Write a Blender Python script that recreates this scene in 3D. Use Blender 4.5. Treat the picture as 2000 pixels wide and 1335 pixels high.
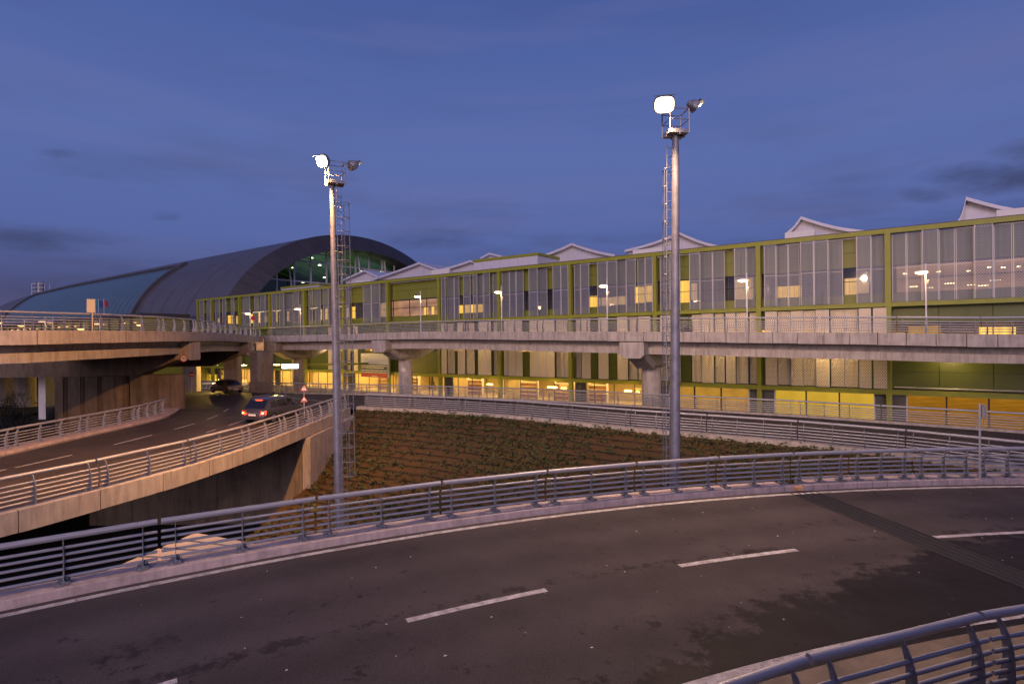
import bpy, math, random
from mathutils import Vector, Matrix
from mathutils.geometry import tessellate_polygon
random.seed(11)
for o in list(bpy.data.objects):
    bpy.data.objects.remove(o)
SC = bpy.context.scene
COL = SC.collection
R = math.radians

# ------------------------------------------------------------------ camera
# heights (z) in this file are metres above or below the eye level of the camera
FOC, CX, CY, ROLL = 1111.0, 1000.0, 664.0, R(0.6)
cd = bpy.data.cameras.new('camera')
cam = bpy.data.objects.new('camera', cd)
COL.objects.link(cam)
cd.sensor_width = 36.0
cd.lens = 36.0 * FOC / 2000.0
cd.shift_y = -0.00175
cd.clip_start, cd.clip_end = 0.1, 6000.0
cr, sr = math.cos(ROLL), math.sin(ROLL)
cam.matrix_world = Matrix(((cr, sr, 0, 0), (0, 0, -1, 0), (-sr, cr, 0, 0), (0, 0, 0, 1)))
SC.camera = cam
SC.view_settings.view_transform = 'Standard'
SC.view_settings.look = 'None'
SC.view_settings.exposure = 0.0
SC.view_settings.gamma = 1.0
SC.view_settings.use_curve_mapping = False
SC.cycles.use_denoising = True
SC.cycles.max_bounces = 4
SC.cycles.diffuse_bounces = 3
SC.cycles.glossy_bounces = 2
SC.cycles.transparent_max_bounces = 10
SC.cycles.caustics_reflective = False
SC.cycles.caustics_refractive = False
SC.cycles.sample_clamp_indirect = 4.0

# ------------------------------------------------------------------ sky at dusk
SKY_STRENGTH = 0.10
SUN_EL, SUN_ROT = R(-3.0), R(192)
world = bpy.data.worlds.new('World')
SC.world = world
world.use_nodes = True
wn, wl = world.node_tree.nodes, world.node_tree.links
wn.clear()
wo = wn.new('ShaderNodeOutputWorld')
bg = wn.new('ShaderNodeBackground')
sky = wn.new('ShaderNodeTexSky')
sky.sky_type = 'NISHITA'
sky.sun_disc = False
sky.sun_elevation = SUN_EL
sky.sun_rotation = SUN_ROT
sky.air_density = 1.0
sky.dust_density = 0.6
sky.ozone_density = 3.0
tc = wn.new('ShaderNodeTexCoord')
sep = wn.new('ShaderNodeSeparateXYZ')
wl.new(tc.outputs['Generated'], sep.inputs[0])
# twilight colour by height above the horizon (the afterglow has gone, the sky is lit from above)
ramp = wn.new('ShaderNodeValToRGB')
cr_ = ramp.color_ramp
cr_.elements[0].position = 0.0
cr_.elements[0].color = (0.060, 0.060, 0.125, 1)
cr_.elements[1].position = 1.0
cr_.elements[1].color = (0.030, 0.055, 0.200, 1)
for p, c in ((0.06, (0.066, 0.067, 0.150, 1)), (0.17, (0.092, 0.136, 0.365, 1)), (0.30, (0.104, 0.152, 0.395, 1)), (0.45, (0.076, 0.124, 0.355, 1)), (0.60, (0.052, 0.088, 0.295, 1))):
    e = cr_.elements.new(p)
    e.color = c
wl.new(sep.outputs[2], ramp.inputs[0])
# thin high cloud streaks and darker low clouds, laid out by direction in the sky
mp = wn.new('ShaderNodeMapping')
mp.inputs['Scale'].default_value = (1.0, 1.0, 5.0)
mp.inputs['Location'].default_value = (0.35, 0.1, 0.4)
wl.new(tc.outputs['Generated'], mp.inputs[0])
nz = wn.new('ShaderNodeTexNoise')
nz.inputs['Scale'].default_value = 3.4
nz.inputs['Detail'].default_value = 5.0
nz.inputs['Roughness'].default_value = 0.56
wl.new(mp.outputs[0], nz.inputs[0])
cl = wn.new('ShaderNodeMapRange')
cl.inputs[1].default_value, cl.inputs[2].default_value = 0.50, 0.72
wl.new(nz.outputs[0], cl.inputs[0])
low = wn.new('ShaderNodeMapRange')
low.inputs[1].default_value, low.inputs[2].default_value = 0.34, 0.04
low.inputs[3].default_value, low.inputs[4].default_value = 0.10, 0.72
wl.new(sep.outputs[2], low.inputs[0])
cm = wn.new('ShaderNodeMath'); cm.operation = 'MULTIPLY'
wl.new(cl.outputs[0], cm.inputs[0]); wl.new(low.outputs[0], cm.inputs[1])
mixc = wn.new('ShaderNodeMix'); mixc.data_type = 'RGBA'
wl.new(cm.outputs[0], mixc.inputs[0])
wl.new(ramp.outputs[0], mixc.inputs[6])
mixc.inputs[7].default_value = (0.050, 0.053, 0.105, 1)
# fine pale veil
mp2 = wn.new('ShaderNodeMapping')
mp2.inputs['Scale'].default_value = (1.0, 1.0, 9.0)
mp2.inputs['Rotation'].default_value = (0.10, 0.05, 0.4)
wl.new(tc.outputs['Generated'], mp2.inputs[0])
nz2 = wn.new('ShaderNodeTexNoise')
nz2.inputs['Scale'].default_value = 2.2
nz2.inputs['Detail'].default_value = 5.0
wl.new(mp2.outputs[0], nz2.inputs[0])
vl = wn.new('ShaderNodeMapRange')
vl.inputs[1].default_value, vl.inputs[2].default_value = 0.48, 0.78
vl.inputs[4].default_value = 0.30
wl.new(nz2.outputs[0], vl.inputs[0])
mixv = wn.new('ShaderNodeMix'); mixv.data_type = 'RGBA'
wl.new(vl.outputs[0], mixv.inputs[0])
wl.new(mixc.outputs[2], mixv.inputs[6])
mixv.inputs[7].default_value = (0.165, 0.165, 0.360, 1)
# separate darker clouds, each around its own direction in the sky (x/y, z/y), ragged by the noise
def wmath(op, a, b=None, c=None):
    n = wn.new('ShaderNodeMath'); n.operation = op
    for i, v in enumerate((a, b, c)):
        if v is None: continue
        if isinstance(v, (int, float)): n.inputs[i].default_value = v
        else: wl.new(v, n.inputs[i])
    return n.outputs[0]
ysafe = wmath('MAXIMUM', sep.outputs[1], 0.05)
cu_, cv_ = wmath('DIVIDE', sep.outputs[0], ysafe), wmath('DIVIDE', sep.outputs[2], ysafe)
mp3 = wn.new('ShaderNodeMapping'); mp3.inputs['Scale'].default_value = (1, 1, 3.2)
wl.new(tc.outputs['Generated'], mp3.inputs[0])
nz3 = wn.new('ShaderNodeTexNoise'); nz3.inputs['Scale'].default_value = 10.0; nz3.inputs['Detail'].default_value = 5; nz3.inputs['Roughness'].default_value = 0.62
wl.new(mp3.outputs[0], nz3.inputs[0])
tot = None
for u0, v0, su, sv, k in ((0.84, 0.275, 0.17, 0.042, 1.0), (0.73, 0.25, 0.08, 0.026, 0.8), (0.97, 0.315, 0.15, 0.045, 1.0), (-0.79, 0.335, 0.07, 0.020, 0.7), (-0.60, 0.222, 0.07, 0.020, 0.75), (-0.85, 0.185, 0.26, 0.035, 0.8), (-0.15, 0.175, 0.22, 0.035, 0.65)):
    du = wmath('DIVIDE', wmath('SUBTRACT', cu_, u0), su); dv = wmath('DIVIDE', wmath('SUBTRACT', cv_, v0), sv)
    e_ = wmath('MULTIPLY', wmath('EXPONENT', wmath('MULTIPLY', wmath('ADD', wmath('MULTIPLY', du, du), wmath('MULTIPLY', dv, dv)), -1.0)), k)
    tot = e_ if tot is None else wmath('MAXIMUM', tot, e_)
cmask = wn.new('ShaderNodeMapRange'); cmask.inputs[1].default_value, cmask.inputs[2].default_value = 0.30, 0.66
cmask.inputs[4].default_value = 0.75
wl.new(wmath('MULTIPLY', tot, wmath('ADD', nz3.outputs[0], 0.12)), cmask.inputs[0])
mixk = wn.new('ShaderNodeMix'); mixk.data_type = 'RGBA'
wl.new(cmask.outputs[0], mixk.inputs[0])
wl.new(mixv.outputs[2], mixk.inputs[6])
mixk.inputs[7].default_value = (0.040, 0.050, 0.110, 1)
mixv = mixk
addn = wn.new('ShaderNodeMix'); addn.data_type = 'RGBA'; addn.blend_type = 'ADD'
addn.inputs[0].default_value = SKY_STRENGTH
wl.new(mixv.outputs[2], addn.inputs[6])
wl.new(sky.outputs[0], addn.inputs[7])
wl.new(addn.outputs[2], bg.inputs[0])
bg.inputs[1].default_value = 1.0
wl.new(bg.outputs[0], wo.inputs[0])

# afterglow of the sun that has just set behind the viewer: very weak, very soft
sd = bpy.data.lights.new('sun', 'SUN')
sd.energy = 1.65
sd.angle = R(35)
sd.color = (1.0, 0.74, 0.80)
so = bpy.data.objects.new('sun', sd)
COL.objects.link(so)
so.rotation_euler = Vector((0.22, 1.0, -0.24)).to_track_quat('-Z', 'Y').to_euler()

# ------------------------------------------------------------------ helpers
def ray(x, y):
    u, v = x - CX, CY - y
    return (u * cr + v * sr) / FOC, (-u * sr + v * cr) / FOC

def on_z(x, y, z):
    a, b = ray(x, y)
    return (a * z / b, z / b, z)

def at_depth(x, y, Z):
    a, b = ray(x, y)
    return (a * Z, Z, b * Z)

LOCAL = set()

def link(o, parent=None):
    COL.objects.link(o)
    if parent is not None:
        o.parent = parent
    return o

def off(parent):
    p = parent
    if p is None:
        return Vector((0, 0, 0))
    while p.parent is not None:
        p = p.parent
    return Vector((0, 0, 0)) if p.name in LOCAL else Vector(p.location)

def tag(o, label=None, cat=None, group=None, kind=None):
    if label: o['label'] = label
    if cat: o['category'] = cat
    if group: o['group'] = group
    if kind: o['kind'] = kind
    return o

def empty(name, loc, label, cat, group=None, rz=0.0, local=False):
    o = bpy.data.objects.new(name, None)
    o.empty_display_size = 0.3
    link(o)
    o.location = loc
    o.rotation_euler = (0, 0, rz)
    if local:
        LOCAL.add(o.name)
    return tag(o, label, cat, group)

class MB:
    def __init__(self):
        self.v, self.f = [], []
    def add(self, vs, fs):
        n = len(self.v)
        self.v += [tuple(p) for p in vs]
        self.f += [tuple(i + n for i in f) for f in fs]
        return self
    def hexa(self, p):
        return self.add(p, [(3, 2, 1, 0), (4, 5, 6, 7), (0, 1, 5, 4), (1, 2, 6, 5), (2, 3, 7, 6), (3, 0, 4, 7)])
    def box(self, x0, x1, y0, y1, z0, z1):
        return self.hexa([(x0, y0, z0), (x1, y0, z0), (x1, y1, z0), (x0, y1, z0), (x0, y0, z1), (x1, y0, z1), (x1, y1, z1), (x0, y1, z1)])
    def obox(self, c, ax, ay, az):
        c, ax, ay, az = Vector(c), Vector(ax), Vector(ay), Vector(az)
        return self.hexa([c - ax - ay - az, c + ax - ay - az, c + ax + ay - az, c - ax + ay - az, c - ax - ay + az, c + ax - ay + az, c + ax + ay + az, c - ax + ay + az])
    def quad(self, a, b, c, d):
        return self.add([a, b, c, d], [(0, 1, 2, 3)])
    def tube(self, a, b, r0, r1=None, n=8, caps=True):
        r1 = r0 if r1 is None else r1
        a, b = Vector(a), Vector(b)
        d = (b - a).normalized()
        u = d.orthogonal().normalized(); w = d.cross(u)
        vs = []
        for p, r in ((a, r0), (b, r1)):
            for i in range(n):
                t = 2 * math.pi * i / n
                vs.append(p + (u * math.cos(t) + w * math.sin(t)) * r)
        fs = [(i, (i + 1) % n, n + (i + 1) % n, n + i) for i in range(n)]
        if caps:
            fs += [tuple(range(n - 1, -1, -1)), tuple(range(n, 2 * n))]
        return self.add(vs, fs)
    def poly_tube(self, pts, r, n=6):
        for a, b in zip(pts[:-1], pts[1:]):
            self.tube(a, b, r, r, n)
        return self
    def lathe(self, c, prof, n=20):
        vs, fs = [], []
        for (r, z) in prof:
            for i in range(n):
                t = 2 * math.pi * i / n
                vs.append((c[0] + r * math.cos(t), c[1] + r * math.sin(t), c[2] + z))
        for k in range(len(prof) - 1):
            for i in range(n):
                fs.append((k * n + i, k * n + (i + 1) % n, (k + 1) * n + (i + 1) % n, (k + 1) * n + i))
        fs += [tuple(range(n - 1, -1, -1)), tuple(range((len(prof) - 1) * n, len(prof) * n))]
        return self.add(vs, fs)
    def loft(self, rings, closed=True, caps=True):
        n = len(rings[0]); vs = [p for r in rings for p in r]; fs = []
        m = n if closed else n - 1
        for k in range(len(rings) - 1):
            for i in range(m):
                j = (i + 1) % n
                fs.append((k * n + i, k * n + j, (k + 1) * n + j, (k + 1) * n + i))
        if caps and closed:
            fs += [tuple(range(n - 1, -1, -1)), tuple(range((len(rings) - 1) * n, len(rings) * n))]
        return self.add(vs, fs)
    def prism(self, pts, fn, t):
        """pts 2d outline mapped by fn(u, v, w); extruded from w=0 to w=t"""
        n = len(pts)
        vs = [fn(u, v, 0) for u, v in pts] + [fn(u, v, t) for u, v in pts]
        fs = [tuple(range(n - 1, -1, -1)), tuple(range(n, 2 * n))]
        fs += [(i, (i + 1) % n, n + (i + 1) % n, n + i) for i in range(n)]
        return self.add(vs, fs)
    def build(self, name, mat, parent=None, smooth=False, **kw):
        me = bpy.data.meshes.new(name)
        d = off(parent)
        me.from_pydata([(x - d.x, y - d.y, z - d.z) for x, y, z in self.v], [], self.f)
        import bmesh
        bm = bmesh.new(); bm.from_mesh(me)
        bmesh.ops.recalc_face_normals(bm, faces=bm.faces[:])
        bm.to_mesh(me); bm.free()
        me.materials.append(mat)
        if smooth:
            me.polygons.foreach_set('use_smooth', [True] * len(me.polygons))
            try:
                me.set_sharp_from_angle(angle=R(38))
            except Exception:
                pass
        o = bpy.data.objects.new(name, me)
        link(o, parent)
        return tag(o, **kw)

def sheet(name, pts, mat, **kw):
    """flat or gently sloping polygon, triangulated; faces up"""
    vs = [Vector(p) for p in pts]
    tris = tessellate_polygon([[Vector((p.x, p.y, 0)) for p in vs]])
    fs = []
    for t in tris:
        a, b, c = (vs[i] for i in t)
        fs.append(tuple(t) if (b - a).cross(c - a).z > 0 else tuple(reversed(t)))
    me = bpy.data.meshes.new(name)
    me.from_pydata([tuple(p) for p in vs], [], fs)
    me.materials.append(mat)
    o = bpy.data.objects.new(name, me)
    link(o)
    return tag(o, **kw)

_cyl = {}
def cyl_mesh(mat, n=10):
    k = (mat.name, n)
    if k not in _cyl:
        m = MB().tube((0, 0, 0), (0, 0, 1), 1, 1, n)
        me = bpy.data.meshes.new('tube')
        me.from_pydata(m.v, [], m.f)
        me.materials.append(mat)
        me.polygons.foreach_set('use_smooth', [len(p.vertices) == 4 for p in me.polygons])
        _cyl[k] = me
    return _cyl[k]

def rod(name, a, b, r, mat, parent, n=10):
    a, b = Vector(a), Vector(b)
    o = bpy.data.objects.new(name, cyl_mesh(mat, n))
    link(o, parent)
    o.location = a - off(parent)
    o.rotation_euler = (b - a).to_track_quat('Z', 'Y').to_euler()
    o.scale = (r, r, (b - a).length)
    return o

class Path:
    near_step = 1
    def __init__(self, pts, curve=True, step=0.5):
        P = [Vector(p) for p in pts]
        out = []
        if curve:
            Q = [P[0] * 2 - P[1]] + P + [P[-1] * 2 - P[-2]]
            for i in range(1, len(Q) - 2):
                p0, p1, p2, p3 = Q[i - 1], Q[i], Q[i + 1], Q[i + 2]
                n = max(2, int((p2 - p1).length / step))
                for k in range(n):
                    t = k / n
                    out.append(0.5 * ((2 * p1) + (p2 - p0) * t + (2 * p0 - 5 * p1 + 4 * p2 - p3) * t * t + (3 * p1 - p0 - 3 * p2 + p3) * t ** 3))
            out.append(P[-1])
        else:
            out = P
        self.p = out
        self.s = [0.0]
        for a, b in zip(out[:-1], out[1:]):
            self.s.append(self.s[-1] + (b - a).length)
        self.L = self.s[-1]
    def at(self, s):
        S = self.s
        if s <= 0: i = 0
        elif s >= self.L: i = len(S) - 2
        else:
            lo, hi = 0, len(S) - 1
            while hi - lo > 1:
                m = (lo + hi) // 2
                if S[m] <= s: lo = m
                else: hi = m
            i = lo
        t = (s - S[i]) / (S[i + 1] - S[i])
        p = self.p[i] + (self.p[i + 1] - self.p[i]) * t
        a = self.p[max(i - 1, 0)]; b = self.p[min(i + 2, len(self.p) - 1)]
        d = b - a; d.z = 0; d.normalize()
        return p, d, Vector((-d.y, d.x, 0))
    def pt(self, s, o=0.0, z=0.0):
        p, d, n = self.at(s)
        return p + n * o + Vector((0, 0, z))
    def nearest(self, x, y):
        best = (1e9, 0, 0)
        Q = getattr(self, 'q', None)
        if Q is None:
            Q = self.q = self.p[::4] + [self.p[-1]]
        for i in range(0, len(Q) - 1):
            a, b = Q[i], Q[i + 1]
            dx, dy = b.x - a.x, b.y - a.y
            l2 = dx * dx + dy * dy + 1e-9
            t = max(0, min(1, ((x - a.x) * dx + (y - a.y) * dy) / l2))
            qx, qy = x - a.x - dx * t, y - a.y - dy * t
            d = math.hypot(qx, qy)
            if d < best[0]:
                best = (d, 1 if dx * qy - dy * qx > 0 else -1, a.z + (b.z - a.z) * t)
        return best

def sweep(mb, path, s0, s1, prof, closed=True, step=1.0):
    n = max(1, int(round((s1 - s0) / step)))
    rings = [[path.pt(s0 + (s1 - s0) * k / n, o, z) for o, z in prof] for k in range(n + 1)]
    return mb.loft(rings, closed, closed)

# ------------------------------------------------------------------ materials
def mat(name, col, rough=0.7, metal=0.0, noise=0.0, nscale=8.0, bump=0.0, bscale=60.0, emis=None, estr=0.0, spec=0.5, coord='Object', col2=None, stain=0.0, sscale=0.6):
    m = bpy.data.materials.new(name)
    m.use_nodes = True
    N, L = m.node_tree.nodes, m.node_tree.links
    b = N['Principled BSDF']
    b.inputs['Roughness'].default_value = rough
    b.inputs['Metallic'].default_value = metal
    b.inputs['Specular IOR Level'].default_value = spec
    b.inputs['Base Color'].default_value = (*col, 1)
    t = None
    if noise or bump or stain:
        t = N.new('ShaderNodeTexCoord')
    last = None
    if noise:
        nz = N.new('ShaderNodeTexNoise')
        nz.inputs['Scale'].default_value = nscale
        nz.inputs['Detail'].default_value = 4
        nz.inputs['Roughness'].default_value = 0.6
        L.new(t.outputs[coord], nz.inputs[0])
        mx = N.new('ShaderNodeMix'); mx.data_type = 'RGBA'
        c2 = col2 if col2 else tuple(c * (1 - noise) for c in col)
        mr = N.new('ShaderNodeMapRange')
        mr.inputs[1].default_value, mr.inputs[2].default_value = 0.35, 0.68
        L.new(nz.outputs[0], mr.inputs[0])
        L.new(mr.outputs[0], mx.inputs[0])
        mx.inputs[6].default_value = (*col, 1)
        mx.inputs[7].default_value = (*c2, 1)
        last = mx.outputs[2]
    if stain:
        # vertical run marks and blotches
        mp = N.new('ShaderNodeMapping')
        mp.inputs['Scale'].default_value = (sscale * 4, sscale * 4, sscale * 0.5)
        L.new(t.outputs[coord], mp.inputs[0])
        ns = N.new('ShaderNodeTexNoise')
        ns.inputs['Scale'].default_value = 1.0
        ns.inputs['Detail'].default_value = 4
        ns.inputs['Roughness'].default_value = 0.65
        L.new(mp.outputs[0], ns.inputs[0])
        mr = N.new('ShaderNodeMapRange')
        mr.inputs[1].default_value, mr.inputs[2].default_value = 0.42, 0.75
        mr.inputs[3].default_value, mr.inputs[4].default_value = 1.0, 1.0 - stain
        L.new(ns.outputs[0], mr.inputs[0])
        mu = N.new('ShaderNodeMix'); mu.data_type = 'RGBA'; mu.blend_type = 'MULTIPLY'
        mu.inputs[0].default_value = 1.0
        if last is None:
            mu.inputs[6].default_value = (*col, 1)
        else:
            L.new(last, mu.inputs[6])
        L.new(mr.outputs[0], mu.inputs[7])
        last = mu.outputs[2]
    if last is not None:
        L.new(last, b.inputs['Base Color'])
    if bump:
        nb = N.new('ShaderNodeTexNoise')
        nb.inputs['Scale'].default_value = bscale
        nb.inputs['Detail'].default_value = 4
        L.new(t.outputs[coord], nb.inputs[0])
        bp = N.new('ShaderNodeBump')
        bp.inputs['Strength'].default_value = bump
        bp.inputs['Distance'].default_value = 0.02
        L.new(nb.outputs[0], bp.inputs['Height'])
        L.new(bp.outputs[0], b.inputs['Normal'])
    if emis:
        b.inputs['Emission Color'].default_value = (*emis, 1)
        b.inputs['Emission Strength'].default_value = estr
    return m

M = {}
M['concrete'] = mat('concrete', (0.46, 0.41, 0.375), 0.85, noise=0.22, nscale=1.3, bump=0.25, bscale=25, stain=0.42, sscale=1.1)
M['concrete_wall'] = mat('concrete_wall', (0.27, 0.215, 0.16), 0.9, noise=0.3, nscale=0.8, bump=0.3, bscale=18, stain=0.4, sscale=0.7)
M['kerb'] = mat('kerb_concrete', (0.60, 0.475, 0.45), 0.85, noise=0.35, nscale=2.5, bump=0.4, bscale=40, stain=0.25, sscale=2.0)
M['galv'] = mat('galvanised_steel', (0.46, 0.46, 0.50), 0.45, 0.30, noise=0.32, nscale=7, bump=0.05, bscale=30)
M['galv_dark'] = mat('galvanised_plate', (0.30, 0.305, 0.335), 0.5, 0.35, noise=0.35, nscale=9)
M['green'] = mat('olive_paint', (0.25, 0.265, 0.022), 0.45, noise=0.12, nscale=2)
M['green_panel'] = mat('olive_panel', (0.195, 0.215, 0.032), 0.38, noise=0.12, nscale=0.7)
M['green_shaded'] = mat('shaded_olive_panel', (0.095, 0.115, 0.014), 0.38, noise=0.12, nscale=0.7)  # same olive paint, with the viaduct's shade put into the colour
M['concrete_shaded'] = mat('shaded_brown_concrete', (0.21, 0.155, 0.105), 0.9, noise=0.3, nscale=0.7, bump=0.3, bscale=18, stain=0.45, sscale=0.8)  # shade and sodium falloff around the ramp piers put into the colour
M['pole_steel'] = mat('pole_steel', (0.31, 0.30, 0.34), 0.5, 0.3, noise=0.3, nscale=4)
M['frame_grey'] = mat('frame_grey', (0.55, 0.53, 0.52), 0.5, 0.2)
M['dark'] = mat('dark_frame', (0.02, 0.02, 0.022), 0.5)
M['black'] = mat('black_rubber', (0.012, 0.012, 0.013), 0.6)
M['white'] = mat('white_paint', (0.72, 0.70, 0.70), 0.55, noise=0.1, nscale=1.5)
M['line'] = mat('road_paint', (0.66, 0.63, 0.63), 0.75, noise=0.5, nscale=5, col2=(0.34, 0.31, 0.31), bump=0.3, bscale=80)
def chip(m):
    # worn spots where the asphalt shows through
    N, L = m.node_tree.nodes, m.node_tree.links
    b = N['Principled BSDF']; src = b.inputs['Base Color'].links[0].from_socket
    t = N.new('ShaderNodeTexCoord'); n = N.new('ShaderNodeTexNoise'); n.inputs['Scale'].default_value = 16; n.inputs['Detail'].default_value = 8; n.inputs['Roughness'].default_value = 0.75
    L.new(t.outputs['Object'], n.inputs[0])
    r = N.new('ShaderNodeMapRange'); r.inputs[1].default_value, r.inputs[2].default_value = 0.56, 0.62
    L.new(n.outputs[0], r.inputs[0])
    x = N.new('ShaderNodeMix'); x.data_type = 'RGBA'
    L.new(r.outputs[0], x.inputs[0]); L.new(src, x.inputs[6]); x.inputs[7].default_value = (0.10, 0.088, 0.088, 1)
    L.new(x.outputs[2], b.inputs['Base Color'])
chip(M['line'])
M['zinc'] = mat('zinc_roof', (0.135, 0.125, 0.135), 0.5, 0.35, noise=0.18, nscale=0.25)
M['zinc_dark'] = mat('zinc_rim', (0.075, 0.068, 0.075), 0.55, 0.3, noise=0.2, nscale=0.4)
M['roof_white'] = mat('white_roof_sheet', (0.60, 0.595, 0.69), 0.5, 0.1, noise=0.1, nscale=0.6)
M['teal'] = mat('teal_glazing', (0.085, 0.140, 0.150), 0.3, 0.2, noise=0.2, nscale=0.3)
M['interior_floor'] = mat('interior_floor', (0.45, 0.40, 0.30), 0.4)
M['interior_wall'] = mat('interior_wall', (0.62, 0.52, 0.30), 0.7, noise=0.15, nscale=0.5)
M['soil'] = mat('soil', (0.088, 0.045, 0.010), 0.95, noise=0.5, nscale=2.2, bump=0.9, bscale=6, col2=(0.060, 0.036, 0.008))
M['earth'] = mat('dark_earth', (0.03, 0.028, 0.02), 0.95, noise=0.4, nscale=0.8)
M['red'] = mat('red_paint', (0.45, 0.02, 0.02), 0.5)
M['sign_white'] = mat('sign_white', (0.75, 0.74, 0.72), 0.5)
M['sign_navy'] = mat('sign_navy', (0.015, 0.025, 0.075), 0.5)
M['sign_back'] = mat('sign_back', (0.42, 0.40, 0.37), 0.5, 0.4)
M['tan_sign'] = mat('tan_sign', (0.50, 0.42, 0.28), 0.5)

def emit(name, col, s):
    m = bpy.data.materials.new(name)
    m.use_nodes = True
    N, L = m.node_tree.nodes, m.node_tree.links
    N.clear()
    o = N.new('ShaderNodeOutputMaterial'); e = N.new('ShaderNodeEmission')
    e.inputs[0].default_value = (*col, 1); e.inputs[1].default_value = s
    L.new(e.outputs[0], o.inputs[0])
    return m

M['flood'] = emit('floodlight_glass', (1.0, 0.80, 0.52), 9.0)
M['lamp'] = emit('street_lamp_glass', (1.0, 0.62, 0.30), 14.0)
M['lamp_far'] = emit('far_lamp_glass', (1.0, 0.50, 0.18), 3.0)
M['wall_lamp'] = emit('wall_lamp_glass', (1.0, 0.52, 0.10), 12.0)
M['lightbox'] = emit('lightbox_face', (0.95, 0.97, 1.0), 5.0)
M['tube_light'] = emit('ceiling_tube', (1.0, 0.74, 0.30), 4.0)
M['hall_lamp'] = emit('hall_lamp', (1.0, 0.85, 0.45), 9.0)
M['tail'] = emit('tail_light', (1.0, 0.06, 0.015), 4.5)
M['tail_hot'] = emit('tail_light_core', (1.0, 0.30, 0.08), 9.0)
M['red_window'] = emit('red_lit_window', (1.0, 0.12, 0.05), 1.2)
M['amber_window'] = emit('amber_lit_window', (1.0, 0.36, 0.08), 0.30)

def lit_window(name, col, s, folds=9.0, contrast=0.35, horiz=0.0):
    """lit pane with blinds or curtain folds"""
    m = bpy.data.materials.new(name)
    m.use_nodes = True
    N, L = m.node_tree.nodes, m.node_tree.links
    N.clear()
    o = N.new('ShaderNodeOutputMaterial'); e = N.new('ShaderNodeEmission')
    t = N.new('ShaderNodeTexCoord')
    mp = N.new('ShaderNodeMapping')
    mp.inputs['Scale'].default_value = (folds, 0.2, horiz if horiz else 0.15)
    L.new(t.outputs['Object'], mp.inputs[0])
    n = N.new('ShaderNodeTexNoise'); n.inputs['Scale'].default_value = 1.0; n.inputs['Detail'].default_value = 3
    L.new(mp.outputs[0], n.inputs[0])
    mr = N.new('ShaderNodeMapRange')
    mr.inputs[1].default_value, mr.inputs[2].default_value = 0.3, 0.7
    mr.inputs[3].default_value, mr.inputs[4].default_value = s * (1 - contrast), s * (1 + contrast)
    L.new(n.outputs[0], mr.inputs[0])
    n2 = N.new('ShaderNodeTexNoise'); n2.inputs['Scale'].default_value = 0.45
    L.new(t.outputs['Object'], n2.inputs[0])
    mx = N.new('ShaderNodeMix'); mx.data_type = 'RGBA'
    L.new(n2.outputs[0], mx.inputs[0])
    mx.inputs[6].default_value = (*[c * 0.7 for c in col], 1)
    mx.inputs[7].default_value = (*[min(1, c * 1.25) for c in col], 1)
    L.new(mx.outputs[2], e.inputs[0]); L.new(mr.outputs[0], e.inputs[1])
    L.new(e.outputs[0], o.inputs[0])
    return m

M['curtain'] = lit_window('lit_curtain', (1.0, 0.46, 0.075), 2.3, 6.0)
M['curtain_pink'] = lit_window('lit_curtain_pink', (0.95, 0.47, 0.19), 1.5, 7.0)
M['frosted'] = lit_window('lit_frosted_pane', (0.90, 0.50, 0.05), 0.95, 0.5, 0.2)
M['frosted_tan'] = lit_window('lit_tan_pane', (0.80, 0.40, 0.06), 0.75, 0.7, 0.25, 2.0)
M['frosted_wood'] = lit_window('lit_wood_slats', (0.62, 0.26, 0.02), 0.62, 0.5, 0.3, 9.0)

def glass(name, tint=(0.55, 0.6, 0.6), mixf=0.25):
    m = bpy.data.materials.new(name)
    m.use_nodes = True
    N, L = m.node_tree.nodes, m.node_tree.links
    N.clear()
    o = N.new('ShaderNodeOutputMaterial')
    tr = N.new('ShaderNodeBsdfTransparent'); tr.inputs[0].default_value = (*tint, 1)
    gl = N.new('ShaderNodeBsdfGlossy'); gl.inputs['Roughness'].default_value = 0.03
    gl.inputs[0].default_value = (0.85, 0.88, 0.9, 1)
    fr = N.new('ShaderNodeFresnel'); fr.inputs[0].default_value = 1.5
    ad = N.new('ShaderNodeMath'); ad.operation = 'ADD'; ad.inputs[1].default_value = mixf
    ad.use_clamp = True
    L.new(fr.outputs[0], ad.inputs[0])
    ge = N.new('ShaderNodeNewGeometry')          # reflect only on the outer face of each pane
    inv = N.new('ShaderNodeMath'); inv.operation = 'SUBTRACT'; inv.inputs[0].default_value = 1.0
    L.new(ge.outputs['Backfacing'], inv.inputs[1])
    fm_ = N.new('ShaderNodeMath'); fm_.operation = 'MULTIPLY'
    L.new(ad.outputs[0], fm_.inputs[0]); L.new(inv.outputs[0], fm_.inputs[1])
    mx = N.new('ShaderNodeMixShader')
    L.new(fm_.outputs[0], mx.inputs[0]); L.new(tr.outputs[0], mx.inputs[1]); L.new(gl.outputs[0], mx.inputs[2])
    L.new(mx.outputs[0], o.inputs[0])
    return m

M['glass'] = glass('window_glass', (0.84, 0.86, 0.84), 0.20)
M['shop_glass'] = glass('shop_glass', (0.9, 0.9, 0.88), 0.02)
M['hall_glass'] = glass('hall_glass', (0.40, 0.66, 0.60), 0.06)

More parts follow.
